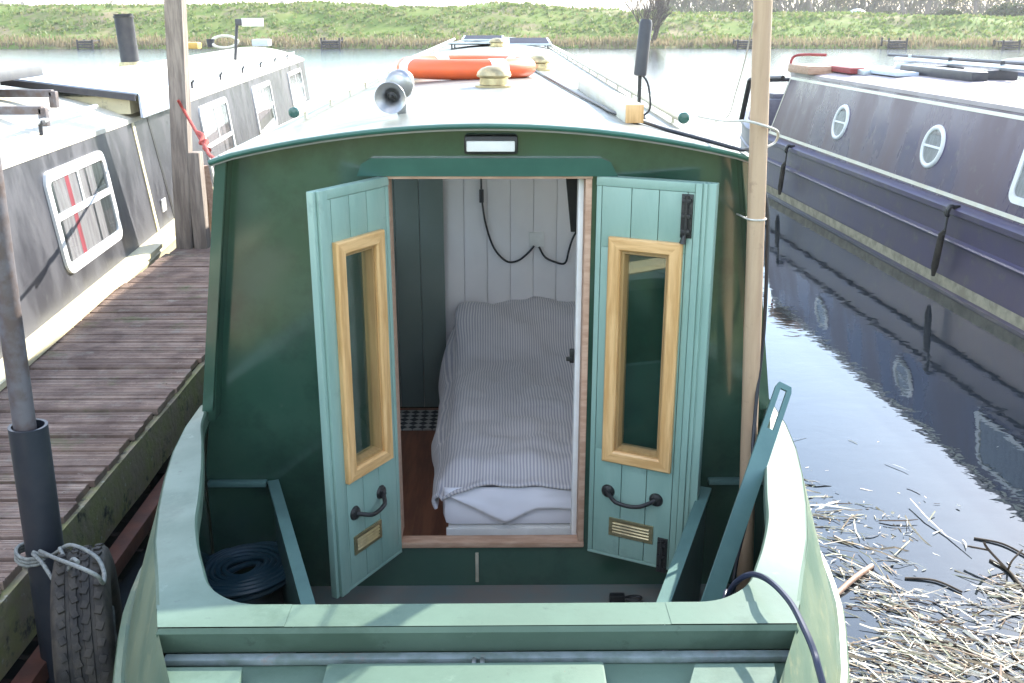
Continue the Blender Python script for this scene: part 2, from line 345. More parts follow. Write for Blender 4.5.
# gunwale cap round the well
INR = [(1.87,.40),(1.873,.46),(1.885,.515),(1.92,.565),(1.97,.605),(2.05,.64),(2.15,.68),(2.3,.73),(2.45,.765),(2.65,.815),(2.83,.865),(3.0,.915),(3.19,.945)]
INR = [(p.x, p.y) for p in cat([Vector((a, b, 0)) for a, b in INR], 5)]
TOPS = [(p.x, p.y) for p in cat([Vector((a, b, 0)) for a, b in TOP if a < 4.5], 8)]
mb = MB()
for s in (-1, 1):
    rings = []
    for y, xi in INR:
        xo = lerp(TOP, y); g = lerp(GZ, y); tl = .010*sstep_(1.87,2.15,y)
        rings.append([Vector((s*xi, y, g-.05)), Vector((s*xi, y, g-.004)), Vector((s*(xi+.006), y, g+.002)), Vector((s*(xo-.006), y, g+.002-tl)), Vector((s*(xo+.002), y, g-.006-tl)), Vector((s*(xo+.002), y, g-.03-tl))])
    mb.loft(rings, False, False)
    y0 = 1.785; g = lerp(GZ, y0)          # front corner piece
    a, b = INR[0]
    xo = [lerp(TOP, q) for q in (1.785, 1.83, 1.87)]
    mb.raw([(s*.40,1.785,g+.002),(s*xo[0],1.785,g+.002),(s*xo[1],1.83,g+.001),(s*xo[2],1.87,g),(s*.40,1.87,g)], [(0,1,2,3,4)])
    mb.raw([(s*xo[0],1.785,g+.002),(s*xo[1],1.83,g+.001),(s*xo[2],1.87,g),(s*xo[0],1.785,g-.03),(s*xo[1],1.83,g-.03),(s*xo[2],1.87,g-.03)], [(0,1,4,3),(1,2,5,4)])
g = lerp(GZ, 1.8)
mb.raw([(-.4,1.785,g+.002),(.4,1.785,g+.002),(.4,1.87,g),(-.4,1.87,g),(-.4,1.87,g-.05),(.4,1.87,g-.05)], [(0,1,2,3),(3,2,5,4)])
gun = mb.build('gunwale', M['deckgreen'], boat, 30)
# front face of the rim, and foredeck below it
mb = MB()
w = .66
mb.loft([[Vector((-w+.002,1.785,g+.0)), Vector((w-.002,1.785,g+.0))], [Vector((-w-.004,1.781,g-.012)), Vector((w+.004,1.781,g-.012))], [Vector((-w+.0,1.80,.784)), Vector((w-.0,1.80,.784))]], False, False)
mb.build('rim_front', M['deckgreen'], boat, 30)
mb = MB()
dz = .775
dk = [(y, lerp(TOP, y) - .004) for y in (.80,.9,1.0,1.1,1.2,1.3,1.4,1.5,1.6,1.7,1.80)]
mb.loft([[Vector((-x,y,dz)), Vector((0,y,dz+.004)), Vector((x,y,dz))] for y, x in dk], False, False)
foredeck = mb.build('foredeck', M['deckgreen'], boat, 30)
mb = MB(); mb.box2((-.65,1.762,dz+.003),(.65,1.786,dz+.018), .004); mb.build('deck_ledge', M['sheengrey'], boat, 30)
mb = MB(); mb.box2((-.335+.03,1.2,dz+.006),(.335-.08,1.728,dz+.034), .006); lid = mb.build('hatch_lid', M['deckgreen'], boat, 30)
mb = MB(); mb.box2((-.013,1.73,dz+.004),(-.004,1.756,dz+.026), .002); mb.box2((.004,1.73,dz+.004),(.013,1.756,dz+.026), .002); mb.build('hinge', M['chrome'], lid)
for s in (-1, 1):
    mb = MB()
    x0, x1 = (-.63, -.475) if s < 0 else (.44, .60)
    mb.prism([(x0,1.722),(x1,1.722),(x1*.93,1.45),(x0*.78,1.45)], lambda u, v, d: Vector((u, v, dz+.008+d)), .022)
    mb.build('side_hatch_lid', M['deckgreen'], boat, 30)

# well: bulwark lining, floor, lockers
mb = MB()
for s in (-1, 1):
    rings = [[Vector((s*xi, y, lerp(GZ, y)-.045)), Vector((s*min(xi+.09, lerp(STR,y)-.03), y, .62)), Vector((s*min(xi+.10, lerp(STR,y)-.03), y, .07))] for y, xi in INR]
    mb.loft(rings, False, False)
mb.raw([(-.4,1.87,.81),(.4,1.87,.81),(.4,1.87,.07),(-.4,1.87,.07)], [(0,1,2,3)])
mb.build('well_lining', M['darkgreen'], boat, 40)
mb = MB(); mb.box2((-.95,1.86,.03),(.95,3.2,.08)); mb.build('well_floor', M['darkfloor'], boat)
for s in (-1, 1):
    a = L_(atz(273, 480, .51) if s < 0 else atz(706, 487, .51)); b = L_(atz(300, 575, .51) if s < 0 else atz(668, 590, .51))
    a.y = min(a.y, 3.195); d = (b - a); d.z = 0; d.normalize()
    b = a + d * ((1.875 - a.y) / d.y)
    nrm = Vector((-d.y, d.x, 0)) * .012
    mb = MB()
    ring = lambda z0, z1, q: [a-nrm*q+Vector((0,0,z0-.51)), a+nrm*q+Vector((0,0,z0-.51)), a+nrm*q+Vector((0,0,z1-.51)), a-nrm*q+Vector((0,0,z1-.51))]
    e = b - a
    for z0, z1, q in ((.08,.497,.35),(.497,.51,1.6)):
        r0 = ring(z0, z1, q); mb.loft([r0, [p + e for p in r0]])
    o = mb.build('locker_side', M['steelgreen'], boat)
    mb = MB(); mb.box2((s*.975, 3.165, .495), (a.x + s*.02, 3.197, .512), .003)
    mb.build('locker_rail', M['steelgreen'], o)

# ---- cabin: sides with an unseen window opening each (added to light the bedroom), roof, bulkhead
def side_half(z): return lerp([(.08,.92),(.80,.945),(1.645,.826)], z)
CAM = .100
def roofz(x): return 1.645 + CAM * (1 - (x/.83)**2)
ROOFEND = 17.8; YF = 3.13
for s in (-1, 1):
    mb = MB()
    def panel(y0, y1, z0, z1):
        mb.loft([[Vector((s*side_half(z0),y,z0)), Vector((s*side_half(z1),y,z1)), Vector((s*(side_half(z1)-.03),y,z1)), Vector((s*(side_half(z0)-.03),y,z0))] for y in (y0, y1)])
    panel(YF, ROOFEND, .76, 1.05); panel(YF, ROOFEND, 1.45, 1.645); panel(YF, 3.6, 1.05, 1.45); panel(5.2, ROOFEND, 1.05, 1.45)
    sd = mb.build('cabin_side', M['darkgreen'], boat)
    mb = MB(); zc = lambda z: s*(side_half(z)-.012)
    mb.raw([(zc(1.05),3.6,1.05),(zc(1.05),5.2,1.05),(zc(1.45),5.2,1.45),(zc(1.45),3.6,1.45)], [(0,1,2,3)])
    sw = mb.build('added_side_window', M['pane'], sd, 0)
    if s > 0:
        mb = MB(); mb.loft([[Vector((zc(z)-.02-.006*math.sin(i*.9), 3.58+1.64*i/60, z)) for i in range(61)] for z in (1.03,1.47)], False, False); mb.build('curtain', M['addedcurtain'], sw, 60)  # unseen curtain, added to diffuse sun that would patch the bed
mb = MB(); xs = [-.846 + 1.692*i/24 for i in range(25)]
ys = [3.10] + [3.10 + (ROOFEND-3.10)*i/20 for i in range(1, 21)]
def rz_(x): return roofz(max(-.83, min(.83, x))) - max(0, abs(x)-.83)*.6
mb.loft([[Vector((x, y, rz_(x))) for x in xs] + [Vector((x, y, rz_(x)-.022)) for x in reversed(xs)] for y in ys])
roof = mb.build('roof', M['roof'], boat, 30)
mb = MB(); mb.tube([(x, 3.097, rz_(x)-.008) for x in xs], .008, 8); mb.build('front_trim', M['rooftrim'], roof)
# corner edges of the side plates
for s in (-1, 1):
    mb = MB(); mb.loft([[Vector((s*(side_half(z)-.030), 3.112, z)), Vector((s*(side_half(z)+.004), 3.112, z)), Vector((s*(side_half(z)+.004), 3.14, z)), Vector((s*(side_half(z)-.030), 3.14, z))] for z in (.80, 1.625)])
    mb.build('corner_trim', M['darkgreen'], boat)
OX0, OX1, OZ0, OZ1 = -.320, .342, .245, 1.575
fB = lambda u, v, d: Vector((u, 3.20 + d, v))
mb = MB(); E_ = .03
arc = lambda a, b: [(a + (b-a)*i/10, roofz(a + (b-a)*i/10) - .03) for i in range(11)]
half = lambda z: side_half(z) - .025
mb.prism([(-.985,.06),(OX0,.06)] + arc(OX0, -half(1.6)) + [(-half(.8),.8),(-.95,.77),(-.985,.55)], fB, .04)
mb.prism([(OX1,.06),(.985,.06),(.985,.55),(.95,.77),(half(.8),.8)] + arc(half(1.6), OX1), fB, .04)
mb.prism([(OX0,OZ1),(OX1,OZ1)] + arc(OX1, OX0), fB, .04)
mb.prism([(OX0,.06),(OX1,.06),(OX1,OZ0),(OX0,OZ0)], fB, .04)
bulk = mb.build('front_bulkhead', M['darkgreen'], boat, 20)
mb = MB()
pts = [L_(aty(x, y, 3.2)) for x, y in ((358,175),(362,163),(372,157),(600,157),(610,161),(617,175))]
mb.prism([(p.x, p.z) for p in pts], lambda u, v, d: Vector((u, 3.172 + d, v)), .03)
mb.build('rain_hood', M['hood'], boat, 20)
p0 = L_(aty(464, 135, 3.17)); p1 = L_(aty(518, 154, 3.17))
mb = MB(); mb.box2((p0.x, 3.15, p1.z), (p1.x, 3.20, p0.z), .012); lamp = mb.build('deck_light', M['black'], boat)
mb = MB(); mb.box2((p0.x+.008, 3.144, p1.z+.010), (p1.x-.010, 3.16, p0.z-.016), .004); mb.build('lens', M['white'], lamp)
# rusty drain strip under the sill
mb = MB(); q = L_(aty(477, 566, 3.19)); mb.box2((q.x-.006,3.188,.10),(q.x+.006,3.203,.215), .002); mb.build('drain_strip', M['mudline'], boat)
# timber door frame
mb = MB()
mb.box2((OX0,3.182,OZ0-.002),(OX1,3.238,OZ0+.020), .004)
mb.box2((OX1-.022,3.185,OZ0+.021),(OX1-.001,3.30,OZ1-.012), .003)
mb.box2((OX0+.001,3.185,OZ0+.021),(OX0+.010,3.30,OZ1-.012), .003)
mb.box2((OX0,3.178,OZ1-.011),(OX1,3.30,OZ1+.003), .002)
fr = mb.build('door_frame', M['rawwood'], boat)
mb = MB(); mb.box2((OX1-.040,3.24,OZ0+.0),(OX1-.0225,3.30,OZ1-.013), .002); mb.build('frame_stop', M['white'], fr)
mb = MB(); p = L_(aty(579, 355, 3.27)); mb.box((OX1-.05, 3.262, p.z), (.016,.012,.05), .003); mb.box((OX1-.06, 3.258, p.z-.01), (.02,.012,.014), .003); mb.build('latch', M['black'], fr)

# ---- cabin interior
FZ = -.10; YB = 5.40
mb = MB(); mb.box2((-.88,3.24,FZ-.03),(.88,YB,FZ)); mb.build('cabin_floor', M['intwood'], boat)
mb = MB()
for k in range(14):                                        # lining boards on both sides and the end wall
    pass
def boards(mb, a, b, z0, z1, n, t=.012):                   # vertical boards from a to b (xy)
    a = Vector(a); b = Vector(b); d = (b-a)/n; ln = d.length; ang = math.atan2(d.y, d.x)
    for i in range(n):
        c = a + d*(i+.5); mb.box((0,0,(z0+z1)/2), (ln-.002, t, z1-z0), .0025, M=T(c.x,c.y,0) @ Matrix.Rotation(ang,4,'Z'))
boards(mb, (-.28,YB), (.86,YB), FZ, 1.64, 9)
boards(mb, (.80,3.26), (.80,YB), FZ, 1.05, 16); boards(mb, (.80,3.26), (.80,3.6), 1.05, 1.6, 3); boards(mb, (.80,5.2), (.80,YB), 1.05, 1.6, 2); boards(mb, (.80,3.6), (.80,5.2), 1.45, 1.6, 12)
boards(mb, (-.80,3.26), (-.80,YB), FZ, 1.05, 16); boards(mb, (-.80,3.26), (-.80,3.6), 1.05, 1.6, 3); boards(mb, (-.80,5.2), (-.80,YB), 1.05, 1.6, 2); boards(mb, (-.80,3.6), (-.80,5.2), 1.45, 1.6, 12)
mb.build('white_lining', M['intwhite'], boat, 30)
mb = MB(); mb.box2((-.9,YB+.02,FZ),(.9,YB+.05,1.62)); mb.box2((-.86,3.25,1.585),(.86,YB,1.60)); mb.build('ceiling', M['intwhite'], boat)
mb = MB(); boards(mb, (-.79,YB-.03), (-.262,YB-.03), FZ+.02, 1.585, 4); mb.build('inner_door', M['intgreen'], boat, 30)
p0 = L_(aty(529, 232, YB-.01)); p1 = L_(aty(544, 247, YB-.01))
mb = MB(); mb.box2((p0.x,YB-.016,p1.z),(p1.x,YB-.003,p0.z), .004); mb.build('wall_socket', M['white'], boat)
def cable(name, px, Y, r, m, parent=boat, n=6):
    pts = [L_(aty(x, y, Y)) for x, y in px]
    mb = MB(); mb.tube(cat(pts, 5), r, n); return mb, pts
mb, _ = cable('', [(481,176),(482,200),(486,225),(494,248),(506,261),(517,261),(527,254),(534,246)], YB-.02, .006, None)
p = L_(aty(481.5, 196, YB-.02)); mb.tube([p+Vector((0,0,.035)), p-Vector((0,0,.035))], .012, 8)
mb.build('wall_lead', M['cable'], boat)
mb, _ = cable('', [(539,247),(545,257),(555,262),(565,263),(569,250),(573,238),(582,222)], YB-.02, .006, None); mb.build('wall_lead', M['cable'], boat)
mb = MB(); a = L_(aty(566, 178, 3.9)); b = L_(aty(575, 232, 3.9)); mb.prism([(a.x,a.z),(b.x+.02,a.z),(b.x+.005,b.z),(b.x-.016,b.z)], lambda u, v, d: Vector((u, 3.9+d, v)), .02); mb.build('blind_strap', M['black'], boat)

# ---- doors
def make_door(name, hinge, free, window, handle, vent, flip, label):
    # local door axes: u from hinge to free edge, v out of the face we see, w up
    hinge = Vector(hinge); free = Vector(free); U = (free - hinge).normalized(); W = .365 if flip else .388
    V = Vector((U.y, -U.x)) ; V = V if V.y < 0 else -V
    base = Vector((hinge.x - XC, hinge.y, .228))
    X = Matrix(((U.x, V.x, 0, base.x), (U.y, V.y, 0, base.y), (0, 0, 1, base.z), (0, 0, 0, 1)))
    pn = Vector((V.x, V.y, 0)); pp = Vector((hinge.x, hinge.y, 0)) 
    def uw(x, y, v=0.0):
        P = atp(x, y, pp + pn*v, pn); q = P - Vector((hinge.x, hinge.y, .228)); return q.x*U.x + q.y*U.y, q.z
    HT = 1.344
    us, ws = zip(*[uw(*q, v=.015) for q in window]); wu0, wu1, ww0, ww1 = min(us[0],us[3]) , max(us[1],us[2]), (ws[2]+ws[3])/2, (ws[0]+ws[1])/2
    if wu0 > wu1: wu0, wu1 = wu1, wu0
    us0 = sorted(us); wu0 = (us0[0]+us0[1])/2; wu1 = (us0[2]+us0[3])/2
    fw = .046                                               # width of the oak frame
    h0, h1, k0, k1 = wu0+fw*.8, wu1-fw*.8, ww0+fw*.8, ww1-fw*.8
    mb = MB()
    def cut(u0, u1, w0, w1, v0, v1, bev):
        segs = []
        a, b = max(u0, h0), min(u1, h1)
        if a >= b or k0 >= w1 or k1 <= w0: segs.append((u0,u1,w0,w1))
        else:
            segs += [(u0,u1,w0,k0), (u0,u1,k1,w1)]
            if u0 < a: segs.append((u0,a,k0,k1))
            if b < u1: segs.append((b,u1,k0,k1))
        for p in segs: mb.box2((p[0],v0,p[2]), (p[1],v1,p[3]), bev, M=X)
    cut(0, W-.02, 0, HT, -.030 if flip else -.042, -.010, .002)                # ledge behind the boards
    gro = [.003,.022,.118,.203,.288,W-.062] if flip else [.003,.022,.122,.212,.303,W-.062]
    for a, b in zip(gro, gro[1:]): cut(a+.0008, b-.0008, .012, HT-.03, -.012, 0, .0028)
    mb.box2((.003,-.012,HT-.0295),(W-.062,.0015,HT), .003, M=X)
    mb.box2((.003,-.012,0),(W-.062,.0,.0115), .003, M=X)
    if flip:
        mb.box2((W-.061,-.016,.0),(W-.022,.0035,HT), .003, M=X); mb.box2((W-.0215,-.030,.0),(W-.006,-.006,HT), .003, M=X)
    else:
        mb.box2((W-.061,-.016,.0),(W-.040,.005,HT), .003, M=X)
        mb.box2((W-.040,-.020,.0),(W-.026,-.003,HT), .003, M=X)
        mb.box2((W-.026,-.042,.0),(W,-.010,HT), .003, M=X)
    door = mb.build(name, M['teal'], boat, 30)
    if label: door['label'] = label
    # mitred oak frame with a dark rebate inside
    def ringframe(name, u0, u1, w0, w1, prof, mt, par):
        mb = MB(); rings = []
        for cu, cw, su, sw in ((u0,w0,1,1),(u1,w0,-1,1),(u1,w1,-1,-1),(u0,w1,1,-1)):
            rings.append([X @ Vector((cu+su*d, v, cw+sw*d)) for d, v in prof])
        if isinstance(mt, (list, tuple)):
            for i in range(4):
                mb.mi = i % 2
                mb.loft([rings[i], rings[(i+1) % 4]], True, False)
            return mb.build(name, mt, par, 25)
        mb.loft(rings, True, False, loop=True); return mb.build(name, mt, par, 25)
    wf = ringframe('window_frame', wu0, wu1, ww0, ww1, [(0,-.001),(0,.015),(.005,.020),(fw*.80,.020),(fw*.92,.014),(fw*.92,-.035),(0,-.035)], [M['oakh'], M['oak']], door)
    ringframe('rebate', wu0+fw*.92, wu1-fw*.92, ww0+fw*.92, ww1-fw*.92, [(0,.004),(.010,.004),(.016,-.014),(.016,-.034),(0,-.034)], M['oakdark'], wf)
    mb = MB(); i = fw*.92+.015
    mb.box2((wu0+i,-.021,ww0+i),(wu1-i,-.017,ww1-i), 0, M=X); mb.build('pane', M['pane'], wf, 0)
    # pull handle: two roses and a bowed bar
    A = uw(*handle[0]); B = uw(*handle[1]); mb = MB()
    for q in (A, B):
        mb.lathe([(0,.012),(.012,.011),(.021,.007),(.025,.0),(.025,-.001)], 20, M=X @ T(q[0],.0,q[1]) @ Matrix.Rotation(-PI/2,4,'X'))
        for k in range(4):
            mb.lathe([(0,.012),(.004,.0105),(.005,.006)], 8, M=X @ T(q[0]+.016*math.cos(k*PI/2+.6),0,q[1]+.016*math.sin(k*PI/2+.6)) @ Matrix.Rotation(-PI/2,4,'X'))
    pts = []
    for k in range(13):
        t = k/12; sag = math.sin(PI*t)
        pts.append(X @ Vector((A[0]+(B[0]-A[0])*t, .008+.034*min(1, sag*1.5), (A[1]+(B[1]-A[1])*t) - .022*sag)))
    mb.tube(pts, .0075, 10); mb.build('handle', M['black'], door)
    # louvred brass vent
    us, ws = zip(*[uw(*q) for q in vent]); u0, u1 = sorted((sum(sorted(us)[:2])/2, sum(sorted(us)[2:])/2)); wm = sum(ws)/4; hh = .034; um=(u0+u1)/2; hw=max(.055,(u1-u0)/2)
    mb = MB()
    for a, b in (((um-hw,wm+hh-.011),(um+hw,wm+hh)),((um-hw,wm-hh),(um+hw,wm-hh+.011)),((um-hw,wm-hh+.011),(um-hw+.013,wm+hh-.011)),((um+hw-.013,wm-hh+.011),(um+hw,wm+hh-.011))):
        mb.box2((a[0],-.002,a[1]),(b[0],.005,b[1]), .001, M=X)
    v_ = mb.build('vent', M['brass'], door)
    mb = MB()
    for k in range(4):
        w_ = wm-hh+.011+(k+.5)*(2*hh-.022)/4
        mb.box((0,0,0),(2*hw-.027,.010,.0022),.0006, M=X @ T(um,.003,w_) @ Matrix.Rotation(R(-38),4,'X'))
    mb.build('louvre', M['brass'], v_)
    return X, uw, door
XL, uwL, dL = make_door('door', (-.356,3.185), (-.534,2.885), [(339,240),(387,231),(391,462),(346,484)], [(355,513),(381,492)], [(354,533),(381,519),(381,540),(354,556)], True, 'left front door, swung wide open past square')
XR, uwR, dR = make_door('door', (.302,3.183), (.650,3.008), [(610,235),(683,246),(669,472),(600,462)], [(608,491),(656,500)], [(609,517),(653,525),(653,543),(609,536)], False, 'right front door, folded nearly flat against the cabin')
def bolt(pxa, pxb, knob):
    a = uwR(*pxa); b = uwR(*pxb); u = (a[0]+b[0])/2; w0, w1 = sorted((a[1], b[1]))
    mb = MB(); mb.box2((u-.018,-.002,w0),(u+.018,.006,w1), .002, M=XR); mb.tube([XR @ Vector((u,.011,w0+.01)), XR @ Vector((u,.011,w1-.004))], .006, 8)
    for t in (.15,.5,.85): mb.box((0,0,0),(.03,.016,.014),.002, M=XR @ T(u,.008,w0+(w1-w0)*t))
    if knob: mb.tube([XR @ Vector((u-.002,.012,w0+.01)), XR @ Vector((u-.006,.014,w0-.016))], [.006,.011], 8)
    mb.build('door_bolt', M['black'], dR)
bolt((688,194), (686,238), True); bolt((662,538), (662,572), False)
# top hinges at the back of the doors
# ---- roof fittings
def rail(s, y0):
    x = .700 if s > 0 else -.727; z = 1.712
    mb = MB(); mb.tube([(x,y0,z),(x,17.6,z)], .0185, 12)
    o = mb.build('handrail', M['cream'], boat)
    mb = MB(); mb.lathe([(0,-.010),(.016,-.008),(.0205,-.002),(.0205,.008),(.0185,.010)], 18, M=T(x,y0-.004,z) @ Matrix.Rotation(-PI/2,4,'X')); mb.build('end_cap', M['hood'], o)
    y = y0 + .22
    while y < 17.5:
        mb = MB(); mb.tube([(x,y,rz_(x)-.005),(x,y,z-.012)], .007, 8); mb.build('rail_post', M['cream'], o); y += .62
rail(-1, 3.85); rail(1, 3.62)
def mushroom(px, py, r, tall=1.0):
    p = L_(aty(px, py, 5)); d = ray(px, py); 
    best = min((abs((EYE + d*(t*.05)).z - roofz((EYE + d*(t*.05)).x - XC)), t*.05) for t in range(60, 360) if abs((EYE + d*(t*.05)).x-XC) < .85)[1]
    p = L_(EYE + d*best); p.z = roofz(p.x)
    mb = MB()
    mb.lathe([(r*1.12,-.004),(r*1.12,.008),(r*.86,.012),(r*.84,.045*tall),(r*.80,.046*tall)], 28, M=T(*p))
    mb.lathe([(r*.82,.040*tall),(r*1.0,.046*tall),(r*1.03,.054*tall),(r*.95,.070*tall),(r*.75,.084*tall),(r*.4,.093*tall),(0,.096*tall)], 28, M=T(*p))
    mb.build('mushroom_vent', M['brass'], boat)
mushroom(494, 87, .078); mushroom(539, 70, .068); mushroom(497, 47, .085)
# horn: flared trumpet on a drum and bracket
c = L_(aty(390, 98, 3.42)); ax = Vector((-.10,-1,-.12)).normalized()
mb = MB(); mb.lathe([(.0,.0),(.012,.0),(.013,.03),(.017,.07),(.024,.10),(.036,.122),(.050,.132),(.053,.134),(.052,.137),(.046,.133),(.034,.124),(.02,.105),(.011,.075),(.0,.07)], 32, M=align(ax, c - ax*.135))
horn = mb.build('horn', M['chrome'], boat, 60)
mb = MB(); mb.lathe([(0,.0),(.013,.0),(.015,.006),(.006,.010),(.005,.018),(0,.019)], 16, M=align(ax, c - ax*.035)); mb.build('horn_throat', M['black'], horn)
d = c - ax*.15 + Vector((.004,.02,.018))
mb = MB(); mb.lathe([(0,-.07),(.03,-.07),(.040,-.055),(.040,-.01),(.049,-.005),(.051,.01),(.046,.02),(.03,.028),(0,.03)], 28, M=align(ax, d)); mb.build('horn_drum', M['chrome'], horn, 60)
mb = MB(); mb.box2((d.x-.012,d.y-.02,roofz(d.x)-.003),(d.x+.022,d.y+.03,d.z-.03), .003); mb.build('horn_bracket', M['chrome'], horn)

# ================================================================== things in and on our boat
# bed
bed = thing('bed', 'low white bunk bed filling the cabin beyond the open doors', 'bed', (.27,4.4,FZ))
BX0, BX1, BY0, BY1 = -.23, .745, 3.47, 5.385
def bl(p): return Vector((p[0]-.27, p[1]-4.4, p[2]-FZ))
mb = MB()
mb.box2(bl((BX0+.02,BY0+.02,FZ)), bl((BX1,BY1,.17)), .006)
for k in range(4): mb.box2(bl((BX0+.012,BY0+.012,FZ+.015+k*.062)), bl((BX1,BY0+.03,FZ+.072+k*.062)), .003)
mb.build('bed_base', M['white'], bed)
mb = MB(); mb.box2(bl((BX0,BY0,.172)), bl((BX1,BY1,.33)), .045); mb.build('mattress', M['sheet'], bed)
# duvet: one puffed sheet hanging over the left side and foot
def duvet():
    mb = MB(); nu, nv = 90, 110; verts = []; uvs = []
    x0, x1 = BX0-.01, BX1-.005; wd = x1-x0; hang = .23; foot = .05; ln = BY1-BY0-.01
    for j in range(nv+1):
        v = j/nv * (ln + foot) - foot
        for i in range(nu+1):
            u = -hang + (wd+hang)*i/nu
            n1 = noise.noise(Vector((u*3.1, v*2.6, 1.7))); n2 = noise.noise(Vector((u*8, v*6, 4.2))) + .7*abs(noise.noise(Vector((u*5+v*2, v*9-u*3, 7.7)))) - .5*abs(noise.noise(Vector((u*11-v*4, v*7+u*5, 3.1))))
            puff = .075 + .030*n1 + .022*n2
            hl = hang * (.30 + .70*max(0,min(1,(v-.1)/.6)))
            if u >= 0:
                e = min(1, u/.10); x = x0 + u - .025*head*(1-e); z = .335 + puff*math.sqrt(max(0, 1-(1-e)**2))
            else:
                t = -u/hang; fo = .35+.65*max(0,min(1,v/.7)); x = x0 - fo*(.03 + .045*math.sin(min(1,t*1.1)*PI*.85) + .03*n1); z = .335 - t*hl + .02*n2
                if t < .12: k = t/.12; x = x0 - fo*(.03+.045*math.sin(t*1.1*PI*.85)+.03*n1)*k
            head = max(0, min(1, (v-1.32)/.35)); head = head*head*(3-2*head)
            side = min(1, max(0, (u+.10)/.12)); z += head*(.165-.03*n1)*side*(1-.25*max(0,(v-1.75)/.2))
            y = BY0 + .02 + v
            if v < .10:
                k = max(0, 1 - v/.10) if v > 0 else 1; z -= .06*k*k if u >= 0 else 0
            z += .012*math.sin(v*9 + u*4 + 3*n1)*(1 if u > 0 else .3)
            verts.append(bl((x, y + .02*n1, z))); uvs.append((u + .01*n1, v))
    fs = [(j*(nu+1)+i, j*(nu+1)+i+1, (j+1)*(nu+1)+i+1, (j+1)*(nu+1)+i) for j in range(nv) for i in range(nu)]
    mb.raw([p + Vector((.27,4.4,FZ)) for p in verts], fs); mb.uv = uvs
    return mb
o = duvet().build('duvet', M['ticking'], None, 180); tag(o, 'grey and white ticking striped duvet spread over the bed', 'duvet')
sm = o.modifiers.new('s', 'SOLIDIFY'); sm.thickness = .012
# sheet corner hanging at the foot
mb = MB(); rows = []
for j in range(9):
    t = j/8; row = []
    for i in range(25):
        s_ = i/24; drop = .13 - .05*s_ if s_ > .33 else .02 + .11*(s_/.33)
        if .33 < s_ < .5: drop = .13 - .055*(s_-.33)/.17
        elif s_ >= .5: drop = .075 + .02*(s_-.5)
        x = BX0 + .01 + (.70)*s_
        row.append(Vector((x, BY0 - .006 - .012*math.sin(t*PI*.5) - .006*noise.noise(Vector((s_*9, t*3, 0))), .345 - t*drop*1.15)))
    rows.append(row)
mb.loft(rows, False, False); o = mb.build('bed_sheet', M['sheet'], None, 180); tag(o, 'white sheet corner drooping in a point at the foot of the bed', 'sheet')
o.modifiers.new('s', 'SOLIDIFY').thickness = .003
mb = MB(); mb.box2((-.80,5.06,FZ+.002),(-.30,5.34,FZ+.012), .003); tag(mb.build('rug', M['rug']), 'black and white patterned rug on the brown cabin floor by the bed', 'rug')
# coiled hose
mb = MB(); c = Vector(atz(245, 578, .20)); pts = []
for k in range(13*28):
    t = k/28; f_ = t % 6.5; lay = int(t/6.5); rr = .055 + .0205*(f_ if lay == 0 else 6.5-f_); a = 2*PI*t
    pts.append(c + Vector((rr*math.cos(a)*1.05, rr*math.sin(a)*.95, .02 + .024*lay + .006*math.sin(a*1.7+t) + rr*math.cos(a)*.12)))
mb.tube(pts, .0105, 7); tag(mb.build('coiled_hose', M['bluehose']), 'dark blue hose coiled in the left bow locker', 'hose')
# slotted steel bar
a = Vector(aty(785, 386, 2.80)); b = Vector(aty(712, 600, 2.36)); dv = (b-a); b = a + dv.normalized()*(dv.length + .34); up = (a-b).normalized()
sd = Vector((1,.25,0)); sd = (sd - up*sd.dot(up)).normalized(); nn = up.cross(sd); ln = (a-b).length
mb = MB(); wv = .026
f = lambda u, v, d: b + sd*u + up*v + nn*d
mb.prism([(-wv,0),(wv,0),(wv,ln-.15),(-wv,ln-.15)], f, .009)
mb.prism([(-wv,ln-.15),(-.010,ln-.15),(-.010,ln-.012),(-wv,ln-.012)], f, .009); mb.prism([(.010,ln-.15),(wv,ln-.15),(wv,ln-.012),(.010,ln-.012)], f, .009)
mb.prism([(-wv,ln-.012),(wv,ln-.012),(wv-.006,ln+.006),(-wv+.006,ln+.006)], f, .009)
tag(mb.build('slotted_bar', M['steelgreen'], None, 20), 'flat green steel bar with a slot near its top, leaning in the right locker', 'bar')
# boat pole
a = Vector(aty(748, 470, 3.0)); b = Vector(aty(763, 0, 3.0)); u = (b-a).normalized()
mb = MB(); p0 = a - u*((a.z-.09)/u.z); pts = [p0 + u*(t*.2) for t in range(0, 18)]
mb.tube(pts, [.027 + .0015*noise.noise(Vector((t*.7,0,0))) for t in range(18)], 16); tag(mb.build('boat_pole', M['pole'], None, 60), 'tall pale wooden pole standing upright in the right bow locker', 'pole')
def pole_at(z): return p0 + u*((z-p0.z)/u.z)
# white line round the pole
q = pole_at(1.70); e = Vector((.705, 3.64, 1.715)); mb = MB()
pts = [e, Vector(aty(724,121,3.3)), Vector(aty(745,121,2.95)), Vector(aty(762,125,2.93)), Vector(aty(777,131,3.0)), Vector(aty(776,141,3.08)), Vector(aty(766,147,3.05)), Vector(aty(750,150,3.1)), Vector(aty(733,149,3.25)), Vector(aty(700,136,3.55))]
mb.tube(cat(pts, 6), .0042, 6); tag(mb.build('pole_tie', M['rope']), 'white cord tied from the roof rail round the wooden pole', 'cord')
mb = MB(); pts = [Vector(aty(753,22,2.97)), Vector(aty(745,60,3.1)), Vector(aty(735,95,3.3)), Vector(aty(728,116,3.45)), Vector(aty(712,122,3.55)), Vector(aty(690,121,3.6))]
mb.tube(cat(pts, 6), .0022, 5); tag(mb.build('guy_line', M['rope']), 'thin white line slanting from high on the wooden pole to the roof rail', 'line')
